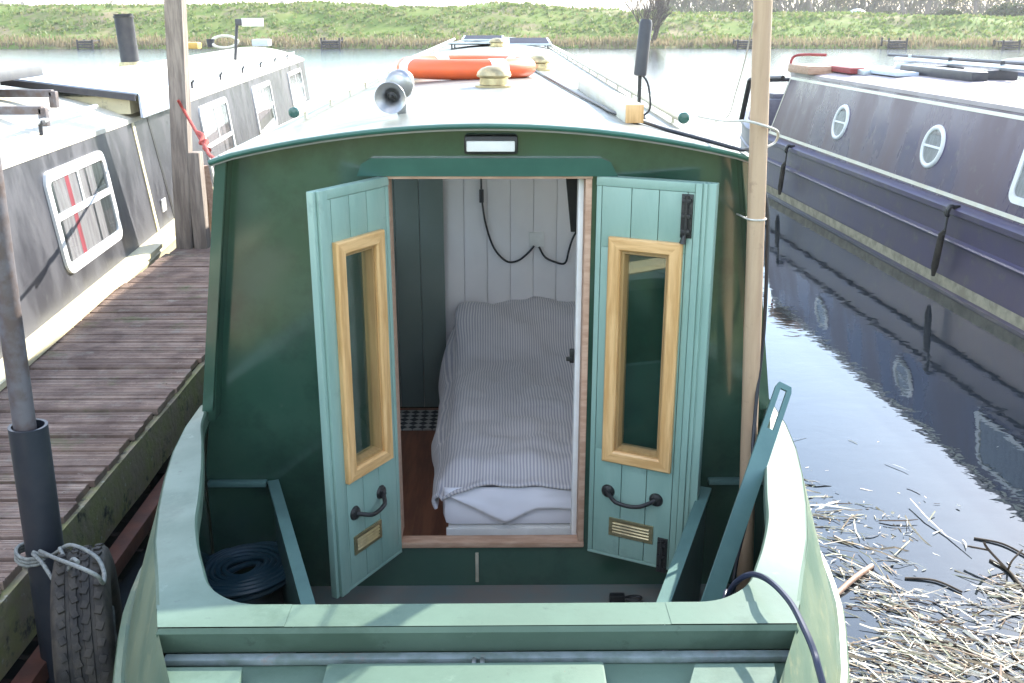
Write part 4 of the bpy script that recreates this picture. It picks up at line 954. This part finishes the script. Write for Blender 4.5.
# deck frame and locker at the bow of the right boat
mb = MB(); a = RI @ aty(750, 80, 13.1); b_ = RI @ aty(741, 121, 13.3); c_ = RI @ aty(783, 78, 12.4); d_ = RI @ aty(753, 79, 13.05)
mb.tube([b_, a], .035, 8); mb.tube([a, d_, c_], .03, 8); a2 = a + Vector((.75,.1,0)); mb.tube([a, a2, a2 + (b_-a)], .03, 8); mb.build('deck_frame', M['black'], rbt)
lk = RM @ Vector((.35,RE+.85,.69)); mb = MB(); mb.box((0,0,.19),(.62,.62,.38),.04, M=T(*lk) @ Matrix.Rotation(R(3),4,'Z')); mb.box((.05,.02,.40),(.5,.5,.08),.035, M=T(*lk) @ Matrix.Rotation(R(8),4,'Z')); tag(mb.build('covered_locker', M['greycloth']), 'grey sheeted locker on the fore deck of the purple boat', 'locker')
# fenders along its side
for k, (pa, pb, lab) in enumerate((((790,152),(786,197),'slim black rope fender hanging near the bow of the purple boat'),((953,212),(940,278),'slim black rope fender hanging below the second porthole'))):
    A_ = RM @ Vector((-.13, (RI @ atp(*pa, RM @ Vector((-.13,0,0)), RM.to_3x3() @ Vector((1,0,0)))).y, .66))
    fd = thing('rope_fender', lab, 'fender', tuple(A_), R(3), 'fenders hung along the purple boat')
    mb = MB(); mb.tube(cat([(.05,.0,.02),(-.02,0,.01),(-.035,.01,-.08),(-.05,-.01,-.2)], 5), .009, 6); mb.tube(cat([(.03,.0,.0),(-.03,0,.02),(-.05,0,-.04),(-.03,0,-.05)], 4), .018, 6); mb.build('lanyard', M['black'], fd)
    mb = MB(); mb.tube([(-.05,-.01,-.16),(-.055,.02,-.20),(-.062,.05,-.46),(-.06,.06,-.54)], [.012,.026,.028,.014], 12); mb.build('fender_body', M['rubber'], fd)
# roof clutter on the right boat
def rtop(px, py):
    for t in range(60, 500):
        P = RI @ (EYE + ray(px, py).normalized()*(t*.05))
        if P.z < rz2(max(-hw2, min(hw2, P.x-RCX))): return RM @ P
    return atz(px, py, RT+.07)
rzm = Matrix.Rotation(R(3),4,'Z')
p = rtop(818, 74); mb = MB(); mb.box((0,.2,.045),(.34,.7,.09),.008, M=T(*p) @ rzm); tag(mb.build('wooden_box', M['rawwood']), 'low tan wooden box at the bow end of the purple boat roof', 'box')
p = rtop(846, 72); mb = MB(); mb.box((.05,0,.035),(.40,1.0,.06),.008, M=T(*p) @ rzm); tag(mb.build('red_box', M['red']), 'low red box lying behind the tan box on the purple boat roof', 'box')
p = rtop(842, 72); mb = MB(); mb.box((0,0,.03),(.10,1.5,.05),.006, M=T(*p) @ rzm); tag(mb.build('grey_plank', M['silver']), 'narrow grey plank lying beside the red box on the purple boat', 'plank')
p = rtop(880, 74); mb = MB(); mb.box((0,0,.03),(.24,1.3,.04),.006, M=T(*p) @ rzm); tag(mb.build('pale_plank', M['lblue']), 'wide pale blue plank on the purple boat roof behind the poles', 'plank')
A_ = rtop(895, 68) + Vector((0,0,.10)); B_ = rtop(1012, 82) + Vector((0,-.4,.12))
mb = MB(); mb.tube([A_, B_], .028, 10); tag(mb.build('long_pole', M['silver']), 'thick silver pole laid along the purple boat roof', 'pole')
mb = MB(); mb.tube([A_ + Vector((.1,.5,.03)), B_ + Vector((.12,-.2,.04))], .018, 8); tag(mb.build('thin_pole', M['darkgrey']), 'thin dark pole lying alongside the thick silver pole', 'pole')
mb = MB()
for k, t in enumerate((.12,.45,.8)):
    q = A_.lerp(B_, t); mb2 = MB(); mb2.box((0,0,-.07),(.30,.06,.09),.01, M=T(*q)); mb2.tube([q+Vector((0,-.01,-.04)), q+Vector((0,-.01,.06))], .02, 8)
    tag(mb2.build('pole_rack', M['darkgrey'] if k else M['silver']), ['silver rack under the far end of the roof pole','dark rack under the middle of the roof pole','dark rack under the near end of the roof pole'][k], 'rack', 'pole racks on the purple boat')
p = rtop(930, 78) + Vector((.1,0,.0)); mb = MB(); mb.box((0,0,.05),(.16,1.5,.09),.02, M=T(*p) @ rzm); tag(mb.build('dark_bag', M['darkgrey']), 'long dark bag lying under the silver pole', 'bag')
p = rtop(1015, 76) + Vector((.35,0,0)); mb = MB()
mb.loft([[Vector((x, y, h*math.sqrt(max(0,1-(x/.32)**2)))) for x in [-.32+.64*i/12 for i in range(13)]] for y, h in ((-.8,.02),(-.72,.16),(0,.20),(.7,.17),(.8,.02))], False, False, M=T(*p) @ rzm); tag(mb.build('canvas_cover', M['navy'], None, 60), 'navy canvas bundle at the right edge on the purple boat roof', 'cover')
p = rtop(793, 72); mb = MB(); a = Vector(aty(791, 72, p.y)); mb.tube(cat([a, Vector(aty(791,62,p.y)), Vector(aty(795,56,p.y)), Vector(aty(806,54.5,p.y-.2)), Vector(aty(826,55,p.y-.5))], 5), .016, 8); tag(mb.build('hoop_rail', M['red']), 'thin red hoop rail standing at the bow end of the purple roof', 'rail')

HAZE = .0006
# ================================================================== WATER, BANKS
mb = MB(); gx = [-700,-.93,.82,700]; gyy = [-3,3.2,5.46,90]      # the water stops at the hull of the open cabin
mb.raw([(x,y,0) for y in gyy for x in gx], [(j*4+i,j*4+i+1,j*4+i+5,j*4+i+4) for j in range(3) for i in range(3) if not (i == 1 and j == 1)])
tag(mb.build('water', M['water'], None, 0), kind='structure')
def sstep(a, b, x): t = max(0, min(1, (x-a)/(b-a))); return t*t*(3-2*t)
def far_z(x, y):
    e = 73.5 + 1.2*noise.noise(Vector((x*.05,0,3))) + .5*noise.noise(Vector((x*.3,0,9))) - (x > 20)*sstep(20,45,x)*3
    d = y - e
    top = lerp([(-60,3.0),(0,2.75),(14,2.35),(40,1.9),(80,1.9)], x)
    z = -.5 + .75*sstep(-1,.6,d) + .25*sstep(.5,3.5,d) + (top-.45)*sstep(4,13,d) - .5*sstep(16,26,d)
    if d > .3: z += .16*noise.noise(Vector((x*.35,y*.5,2))) + .12*noise.noise(Vector((x*1.1,y*1.3,5))) + .5*max(0,noise.noise(Vector((x*.12,y*.2,8))))*sstep(4,10,d)
    return z
mb = MB()
xs = [-700,-450,-300,-200,-140,-100,-80] + [-60+i*.6 for i in range(217)] + [85,110,150,210,300,450,700]
ys = [70+i*.6 for i in range(34)] + [91,93,97,105,120,150,220,400,900,1800]
mb.loft([[Vector((x, y, far_z(x,y))) for x in xs] for y in ys], False, False)
tag(mb.build('far_bank', M['bank'], None, 180), kind='structure')
def near_z(x, y): 
    d = .75 - y + .25*noise.noise(Vector((x*.6,0,1)))
    return -.4 + .62*sstep(0,.7,d) + .2*sstep(.5,2,d) + 2.0*sstep(4.5,11,d) + (.06*noise.noise(Vector((x*1.5,y*1.5,3))) if d > .2 else 0)
mb = MB(); xs = [-60,-30,-20,-14] + [-10+i*.4 for i in range(51)] + [14,20,30,60]; ys = [1.2-i*.3 for i in range(45)] + [-14,-18,-30,-80]
mb.loft([[Vector((x, y, near_z(x,y))) for x in xs] for y in ys], False, False); tag(mb.build('near_bank', M['nearbank'], None, 180), kind='structure')
# grass and reeds on the far bank, each blade clump a few bent faces
def tufts(n, fx, fy, hz, wz, zf, lean=.35):
    mb = MB()
    for k in range(n):
        x = fx(); y = fy(x); z = zf(x, y)
        if z < .02: continue
        h = hz(); a = rng.uniform(0, PI)
        w = wz()*.5; dx, dy = math.cos(a)*w, math.sin(a)*w; lx, ly = rng.uniform(-lean,lean)*h, rng.uniform(-lean,lean)*h
        mb.raw([(x-dx,y-dy,z-.05),(x+dx,y+dy,z-.05),(x+dx*.7+lx*.5,y+dy*.7+ly*.5,z+h*.6),(x-dx*.7+lx*.5,y-dy*.7+ly*.5,z+h*.6),(x+lx,y+ly,z+h)], [(0,1,2,3),(3,2,4)])
    return mb
fx = lambda: rng.uniform(-52, 56)
edge = lambda x: 73.5 + 1.2*noise.noise(Vector((x*.05,0,3))) + .5*noise.noise(Vector((x*.3,0,9))) - (x > 20)*sstep(20,45,x)*3
def clump(x, y): return noise.noise(Vector((x*.25,y*.5,14)))
def gy(x):
    for _ in range(4):
        y = edge(x) + rng.uniform(2.0, 15)
        if clump(x, y) > rng.uniform(-.5,.35): break
    return y
tag(tufts(16000, fx, gy, lambda: rng.uniform(.08,.26), lambda: rng.uniform(.10,.35), far_z, .6).build('bank_grass', M['grassblade'], None, 0, fix=False), kind='stuff')
tag(tufts(12000, fx, lambda x: edge(x)+abs(rng.gauss(.4,1.6)) , lambda: rng.uniform(.12,.5), lambda: rng.uniform(.06,.16), far_z, .3).build('bank_reeds', M['reedblade'], None, 0, fix=False), kind='stuff')
# near bank grass (reflected in the paint and water)
tag(tufts(7000, lambda: rng.uniform(-7,7), lambda x: rng.uniform(-9,.35), lambda: rng.uniform(.06,.22), lambda: rng.uniform(.02,.05), near_z, .5).build('near_grass', M['grassblade'], None, 0, fix=False), kind='stuff')

# floating reed litter beside the right of the bow
mb = MB()
def dens(x, y):
    px = proj_(x, y)
    return px
def litter_ok(x, y):
    n = .30*noise.noise(Vector((x*1.6,y*1.6,4))) + .15*noise.noise(Vector((x*4,y*4,7)))
    a = (3.52 - .15*(x-1.1)) - y + n                    # below the far edge of the mat
    b = x - (1.12 + .10*max(0, y-2.6)) + n*.3
    if a > 0: 
        if x < 1.32 and 2.95 < y: return rng.random() < .10
        return rng.random() < min(1, .12 + a*1.5) * (1 if noise.noise(Vector((x*2.6,y*3.4,21))) + .35*min(1,a) > -.12 else .14)
    if y < 4.3 and x < 1.75 and (x-1.1)*.9 + (y-3.4) < .95 + n*2: return rng.random() < .30
    return rng.random() < .006
n = 0; tries = 0
while n < 11500 and tries < 140000:
    tries += 1
    x = rng.uniform(1.0, 3.0); y = rng.uniform(1.6, 4.7)
    if not litter_ok(x, y): continue
    n += 1
    big = rng.random()
    ln = rng.uniform(.008,.035) if big < .5 else rng.uniform(.02,.08) if big < .78 else (rng.uniform(.06,.2) if big < .95 else rng.uniform(.2,.5))
    w = rng.uniform(.0008,.0024) if big < .8 else rng.uniform(.0014,.0042)
    if rng.random() < .10: ln, w = rng.uniform(.010,.024), rng.uniform(.002,.005)
    a = -.5 + 1.9*noise.noise(Vector((x*1.3,y*1.3,11))) + rng.gauss(0,.55) if big > .5 else rng.uniform(0, PI); z = -.001 + abs(rng.gauss(0,.0045)); bend = rng.uniform(-.2,.2)
    pts = []
    for t in (-.5,-.17,.17,.5):
        q = a + bend*t*2; pts.append(Vector((x+math.cos(q)*ln*t, y+math.sin(q)*ln*t, z + (rng.random()-.5)*.016*min(.5,ln)*6*(big > .6))))
    if rng.random() < .6:                                   # flat blades lie nearly level on the water
        dx, dy = -math.sin(a)*w*1.15, math.cos(a)*w*1.15; tz = rng.uniform(-.7,.7)*w*1.15; vs_ = []
        for q_, f_ in zip(pts, (.8,1,1,.4)): vs_ += [q_ + Vector((dx*f_, dy*f_, .002+tz)), q_ + Vector((-dx*f_, -dy*f_, .002-tz))]
        mb.raw(vs_, [(0,1,3,2),(2,3,5,4),(4,5,7,6)])
    else: mb.tube(pts, [w*.8,w,w,w*.5], 4 if big > .8 else 3, cap=True)
o = mb.build('floating_reeds', M['debris'], None, 0, fix=False); tag(o, kind='stuff')
for pa, pb, w, mt, nm, lab in (((974,538),(1030,558),.0045,'bark','drift_stick','dark bent stick drifting at the right edge above the reed mat'),((833,598),(872,566),.011,'rawwood','drift_stick','pinkish straight stick floating against the green hull'),((905,578),(962,592),.0045,'bark','drift_stick','short dark stick on the upper edge of the reed mat'),((925,640),(985,662),.005,'bark','drift_stick','brown stick lying in the middle of the reed mat'),((990,560),(1024,590),.006,'bark','drift_stick','forked dark twig standing from the water at the right')):
    a = atz(*pa, .004); b = atz(*pb, .006); mid = (a+b)/2 + (Vector((.02,.03,.001)) if mt == 'bark' else Vector((0,0,.01))); mb = MB(); mb.tube(cat([a, mid, b], 6), w, 7)
    if 'forked' in lab:
        mb.tube(cat([mid, mid+Vector((-.06,.05,.06)), mid+Vector((-.10,.02,.11))], 4), .005, 6); mb.tube(cat([mid, mid+Vector((-.02,-.05,.07)), mid+Vector((.03,-.02,.10))], 4), .004, 6); mb.tube(cat([mid+Vector((-.06,.05,.06)), mid+Vector((-.12,.10,.05))], 4), .004, 6)
    tag(mb.build(nm, M[mt], None, 60), lab, 'stick')

# fishing stages on the far bank
for k, (x0, x1, y, lab) in enumerate(((76,96,43,'dark wooden fishing stage on the far bank left of the chimney'),(319,343,43,'dark wooden fishing stage on the far bank beyond the left boat'),(734,758,44,'dark wooden fishing stage on the far bank behind the tall pole'),(884,908,48,'dark wooden fishing stage on the far bank above the right boat'),(998,1020,50,'dark wooden fishing stage on the far bank at the right edge'))):
    Y_ = edge(aty(x0, y, 73).x) - .6; a = aty(x0, y, Y_); b = aty(x1, y, Y_); w = (b.x-a.x)*.8
    st_ = thing('fishing_stage', lab, 'fishing stage', ((a.x+b.x)/2, Y_, 0), 0, 'fishing stages along the far bank')
    mb = MB(); 
    for i in range(9): mb.box((-w/2+w*(i+.5)/9,.5,.52),(w/9-.02,1.5,.05))
    mb.build('platform', M['staging'], st_)
    mb = MB()
    for z in (.12,.28,.43): mb.box((0,-.2,z),(w*.98,.05,.11))
    mb.build('front_boards', M['staging'], st_)
    mb = MB()
    for sx in (-1,1):
        for yy in (-.22,1.1): mb.tube([(sx*w*.47,yy,-.8),(sx*w*.47,yy,.62+.12*(k%2))], .07, 8)
    mb.build('stage_post', M['staging'], st_)
# small pale objects on the far bank
p = aty(857, 14, 92); t = thing('small_tent', 'small pale blue dome tent far off on the right bank', 'tent', (p.x, p.y, far_z(p.x,p.y)))
mb = MB(); mb.lathe([(1.0,-.1),(.95,.3),(.7,.65),(.3,.85),(0,.9)], 14); mb.build('canopy', M['lblue'], t)
p = aty(880, 11, 96); t = thing('punt', 'small white upturned boat far off on the right bank', 'boat', (p.x, p.y, far_z(p.x,p.y)+.25), R(20))
mb = MB(); mb.loft([[Vector((x,-.55*w,-.2)),Vector((x,-.35*w,.25)),Vector((x,.35*w,.28)),Vector((x,.55*w,-.2))] for x, w in ((-1.2,.5),(-.5,1),(.5,1),(1.2,.15))]); mb.build('boat_shell', M['white'], t)

# ------------------------------------------------------------------ trees
def grow(seed, h, spread, levels, leafn, leafsz, leafy, upright=.55, stems=1, r0=None, low=.3):
    rg = random.Random(seed); tb = MB(); lf = MB(); tips = []
    def branch(p, d, ln, r, lev):
        pts = [p]; n = 5
        for i in range(n):
            d = (d + Vector((rg.gauss(0,.13),rg.gauss(0,.13),rg.gauss(0,.09)+.035))).normalized(); p = p + d*(ln/n); pts.append(p)
        tb.tube(pts, [max(.008, r*(1-.5*i/n)) for i in range(n+1)], 7 if lev < 2 else 4, cap=False)
        if lev >= levels - 1: tips.append((pts, lev))
        if lev < levels:
            for k in range(rg.choice((3,4,4,5)) if lev else rg.choice((5,6,7))):
                t = rg.uniform(low if lev == 0 else .25, 1); q = pts[min(n, int(t*n))]
                a = rg.uniform(0, 2*PI); up = upright + rg.uniform(-.2,.25)
                dd = (d*.55 + Vector((math.cos(a)*spread, math.sin(a)*spread, up))).normalized()
                branch(q, dd, ln*rg.uniform(.45,.68), r*rg.uniform(.42,.55), lev+1)
    for s in range(stems):
        a = 2*PI*s/max(1,stems) + rg.uniform(-.4,.4); ld = Vector((math.cos(a)*.4, math.sin(a)*.4, 1)) if stems > 1 else Vector((rg.gauss(0,.05),rg.gauss(0,.05),1))
        branch(Vector((.12*math.cos(a)*(stems>1), .12*math.sin(a)*(stems>1), -.1)), ld.normalized(), h*(.5 if stems == 1 else .42), (r0 or h*.022), 0)
    for k in range(leafn):
        pts, lev = rg.choice(tips); q = rg.choice(pts[1:]) + Vector((rg.gauss(0,leafy),rg.gauss(0,leafy),rg.gauss(0,leafy)))
        n = Vector((rg.gauss(0,1),rg.gauss(0,1),rg.gauss(0,1))).normalized(); u_ = n.orthogonal().normalized(); v_ = n.cross(u_); s = leafsz*rg.uniform(.5,1.3)
        lf.raw([q-u_*s*.5, q+v_*s*.22, q+u_*s*.5, q-v_*s*.22], [(0,1,2,3)])
    return tb, lf
def tree(name, label, loc, tb, lf, bark, leaf, group=None):
    t = thing(name, label, 'tree', loc, 0, group); a = tb.build('trunk', bark, t, 80, fix=False); b = lf.build('crown', leaf, t, 0, fix=False); return t
p = aty(652, 42, 75.6)
tb_, lf_ = grow(5, 7.5, .6, 3, 1500, .10, .14, .55, stems=7, r0=.075, low=.25)
tree('willow', 'multi stemmed leafless willow at the far water edge behind the aerial', (p.x, 75.6, far_z(p.x,75.6)), tb_, lf_, M['bark'], M['twigleaf'])
protos = []
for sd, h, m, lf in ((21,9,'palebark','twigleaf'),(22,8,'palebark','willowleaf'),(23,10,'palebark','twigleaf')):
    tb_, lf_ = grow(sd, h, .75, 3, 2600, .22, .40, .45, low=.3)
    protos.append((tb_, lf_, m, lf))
first = {}
def put(k, x, y, s, rz, label, group):
    z = far_z(x, y) - .1
    if k not in first:
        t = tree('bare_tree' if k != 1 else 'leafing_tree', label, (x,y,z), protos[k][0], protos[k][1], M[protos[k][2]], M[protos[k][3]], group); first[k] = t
    else:
        src = first[k]; t = src.copy(); C.objects.link(t); t['label'] = label; t['group'] = group
        for ch in src.children:
            c = ch.copy(); C.objects.link(c); c.parent = t
    t.location = (x,y,z); t.scale = (s,s,s); t.rotation_euler = (0,0,rz)
g2 = 'trees beyond the far right bank'
for k, (px, Y_, s, pr, lab) in enumerate(((782,112,.8,0,'bare tree just right of the tall pole on the far bank'),(812,128,.9,2,'second bare tree right of the tall pole, beyond the bank'),(838,118,.7,1,'small olive leafing tree left of the pale tent'),(905,115,.8,0,'bare tree right of the upturned white boat'),(925,130,1.0,2,'tall bare tree above the square window of the purple boat'),(951,112,.75,1,'olive leafing tree above the dark canvas cover'),(975,125,.95,0,'tall bare tree near the right edge of the far bank'),(1003,108,.9,1,'bushy olive tree at the right edge of the far bank'),(1035,115,1.0,2,'bare tree cut by the right edge of the far bank'),(870,140,1.0,0,'bare tree behind the pale tent'),(740,125,.6,1,'small olive tree left of the tall pole'),(700,135,.6,0,'small bare tree between the aerial and the tall pole'))):
    x = aty(px, 15, Y_).x; put(pr, x, Y_, max(1.0, s*1.5), k*1.7, lab, g2)
g3 = 'hazy trees far beyond the left bank'
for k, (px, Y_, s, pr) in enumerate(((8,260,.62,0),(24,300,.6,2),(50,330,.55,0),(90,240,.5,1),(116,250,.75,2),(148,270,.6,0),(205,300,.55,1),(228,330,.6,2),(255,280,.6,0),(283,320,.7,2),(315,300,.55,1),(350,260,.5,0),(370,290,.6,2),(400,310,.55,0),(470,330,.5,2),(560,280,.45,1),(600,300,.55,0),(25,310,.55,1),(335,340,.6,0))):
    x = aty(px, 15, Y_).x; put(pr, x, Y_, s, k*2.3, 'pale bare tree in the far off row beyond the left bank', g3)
# woodland beyond the right bank, too far to count
def wood(name, x0, x1, Y0, Y1, n, hmax, mt, sz, seed):
    rg = random.Random(seed); mb = MB()
    for k in range(n):
        x = rg.uniform(x0, x1); y = rg.uniform(Y0, Y1); top = hmax*(.45+.55*abs(noise.noise(Vector((x*.13,seed,0))))+.25*noise.noise(Vector((x*.5,seed,2))))
        c = Vector((x, y, far_z(x,y) + top*rg.random()**1.3)); v = Vector((rg.gauss(0,.5),rg.gauss(0,.3),1)).normalized(); u_ = v.orthogonal().normalized(); s_ = sz*rg.uniform(.4,1.4)
        mb.raw([c-v*s_, c+u_*s_*.28, c+v*s_, c-u_*s_*.28], [(0,1,2,3)])
    tag(mb.build(name, mt, None, 0, fix=False), kind='stuff')
wood('distant_woodland', 22, 95, 135, 150, 17000, 10, M['woodleaf'], .55, 3)
wood('distant_scrub', 14, 70, 104, 116, 4500, 2.0, M['hedgeleaf'], .28, 5)
wood('far_hedgerow', -190, 40, 300, 330, 6000, 4.5, M['twigleaf'], .7, 8)
# dark bushes on the right bank
for k, (px, Y_, s, lab) in enumerate(((1008,90,1.3,'dark green bush at the right edge of the far bank'),(948,92,.9,'low green bush above the long silver pole on the far bank'),(885,98,.8,'low bush beside the upturned white boat'),(770,96,.9,'green bush right behind the tall wooden pole'))):
    x = aty(px, 20, Y_).x; rg = random.Random(90+k); b = thing('bush', lab, 'bush', (x, Y_, far_z(x,Y_)-.1))
    tm = MB(); lf = MB()
    for q in range(9): tm.tube([(0,0,0),(rg.uniform(-.5,.5)*s,rg.uniform(-.5,.5)*s,.6*s),(rg.uniform(-.9,.9)*s,rg.uniform(-.6,.6)*s,1.1*s)], [.04,.03,.015], 5)
    for q in range(2600):
        a = rg.uniform(0,2*PI); rr = (rg.random()**.5)*1.3*s*(1+.25*math.sin(a*3+k)); zz = rg.uniform(.05,1.25)*s*(1-.5*(rr/(1.6*s))**2)
        c = Vector((math.cos(a)*rr, math.sin(a)*rr*.7, zz)); n = Vector((rg.gauss(0,1),rg.gauss(0,1),rg.gauss(0,1))).normalized(); u_ = n.orthogonal().normalized(); v_ = n.cross(u_); z_ = .14*rg.uniform(.6,1.3)
        lf.raw([c-u_*z_, c+v_*z_*.6, c+u_*z_, c-v_*z_*.6], [(0,1,2,3)])
    tm.build('stem', M['palebark'], b, 80, fix=False); lf.build('leaves', M['hedgeleaf'], b, 0, fix=False)

# river haze: one closed box of thin even air round everything
hz = bpy.data.materials.new('river_haze'); hz.use_nodes = True; hn = hz.node_tree.nodes; hn.remove(hn['Principled BSDF'])
pv = hn.new('ShaderNodeVolumePrincipled'); pv.inputs['Color'].default_value = (.92,.94,1,1); pv.inputs['Density'].default_value = HAZE; pv.inputs['Anisotropy'].default_value = .3
hz.node_tree.links.new(pv.outputs[0], hn['Material Output'].inputs['Volume'])
mb = MB(); mb.box2((-720,-90,-3),(720,1850,22)); o = mb.build('haze', hz, None, 0); tag(o, kind='stuff')

# ================================================================== LIGHT, SKY, CAMERA
EL, AZ = R(28), R(40)                          # sun ahead of the camera and well to the right
sun = bpy.data.lights.new('sun', 'SUN'); sun.energy = 4.0; sun.angle = R(.5); sun.color = (1, .95, .86)
so = bpy.data.objects.new('sun', sun); C.objects.link(so)
sd_ = Vector((math.sin(AZ)*math.cos(EL), math.cos(AZ)*math.cos(EL), math.sin(EL)))
so.rotation_euler = sd_.to_track_quat('Z', 'Y').to_euler(); so.location = sd_*50
wd = bpy.data.worlds.new('World'); sc.world = wd; wd.use_nodes = True
N = wd.node_tree.nodes; bg = N['Background']; sk = N.new('ShaderNodeTexSky'); sk.sky_type = 'NISHITA'; sk.sun_disc = False
sk.sun_elevation = EL; sk.sun_rotation = AZ; sk.altitude = 10; sk.air_density = 1.15; sk.dust_density = .35; sk.ozone_density = 1.6
NL = wd.node_tree.links                        # broken white cloud over the blue
tc = N.new('ShaderNodeTexCoord'); mp = N.new('ShaderNodeMapping'); mp.inputs['Scale'].default_value = (1,1,2.2); mp.inputs['Location'].default_value = (.3,.1,0)
nz = N.new('ShaderNodeTexNoise'); nz.inputs['Scale'].default_value = 1.9; nz.inputs['Detail'].default_value = 7; nz.inputs['Roughness'].default_value = .55
mr = N.new('ShaderNodeMapRange'); mr.inputs['From Min'].default_value = .50; mr.inputs['From Max'].default_value = .68
mx = N.new('ShaderNodeMix'); mx.data_type = 'RGBA'; mx.inputs['B'].default_value = (12,12,12.4,1)
NL.new(tc.outputs['Generated'], mp.inputs[0]); NL.new(mp.outputs[0], nz.inputs[0]); NL.new(nz.outputs['Fac'], mr.inputs[0]); NL.new(mr.outputs[0], mx.inputs['Factor'])
NL.new(sk.outputs[0], mx.inputs['A']); NL.new(mx.outputs['Result'], bg.inputs[0]); bg.inputs[1].default_value = .15
cam = bpy.data.cameras.new('camera'); co = bpy.data.objects.new('camera', cam); C.objects.link(co); sc.camera = co
cam.sensor_width = 36; cam.lens = FPX*36/1024; cam.clip_start = .05; cam.clip_end = 5000
co.location = EYE; co.rotation_euler = (PI/2 - PITCH, 0, YAW)
cam.dof.use_dof = False
vs = sc.view_settings; vs.view_transform = 'Standard'; vs.look = 'None'; vs.gamma = 1; vs.exposure = 1.95; vs.use_curve_mapping = False
sc.render.engine = 'CYCLES'; cy = sc.cycles; cy.use_denoising = True; cy.max_bounces = 10; cy.diffuse_bounces = 4; cy.glossy_bounces = 5; cy.transparent_max_bounces = 16
cy.sample_clamp_indirect = 8; cy.caustics_reflective = False; cy.caustics_refractive = False
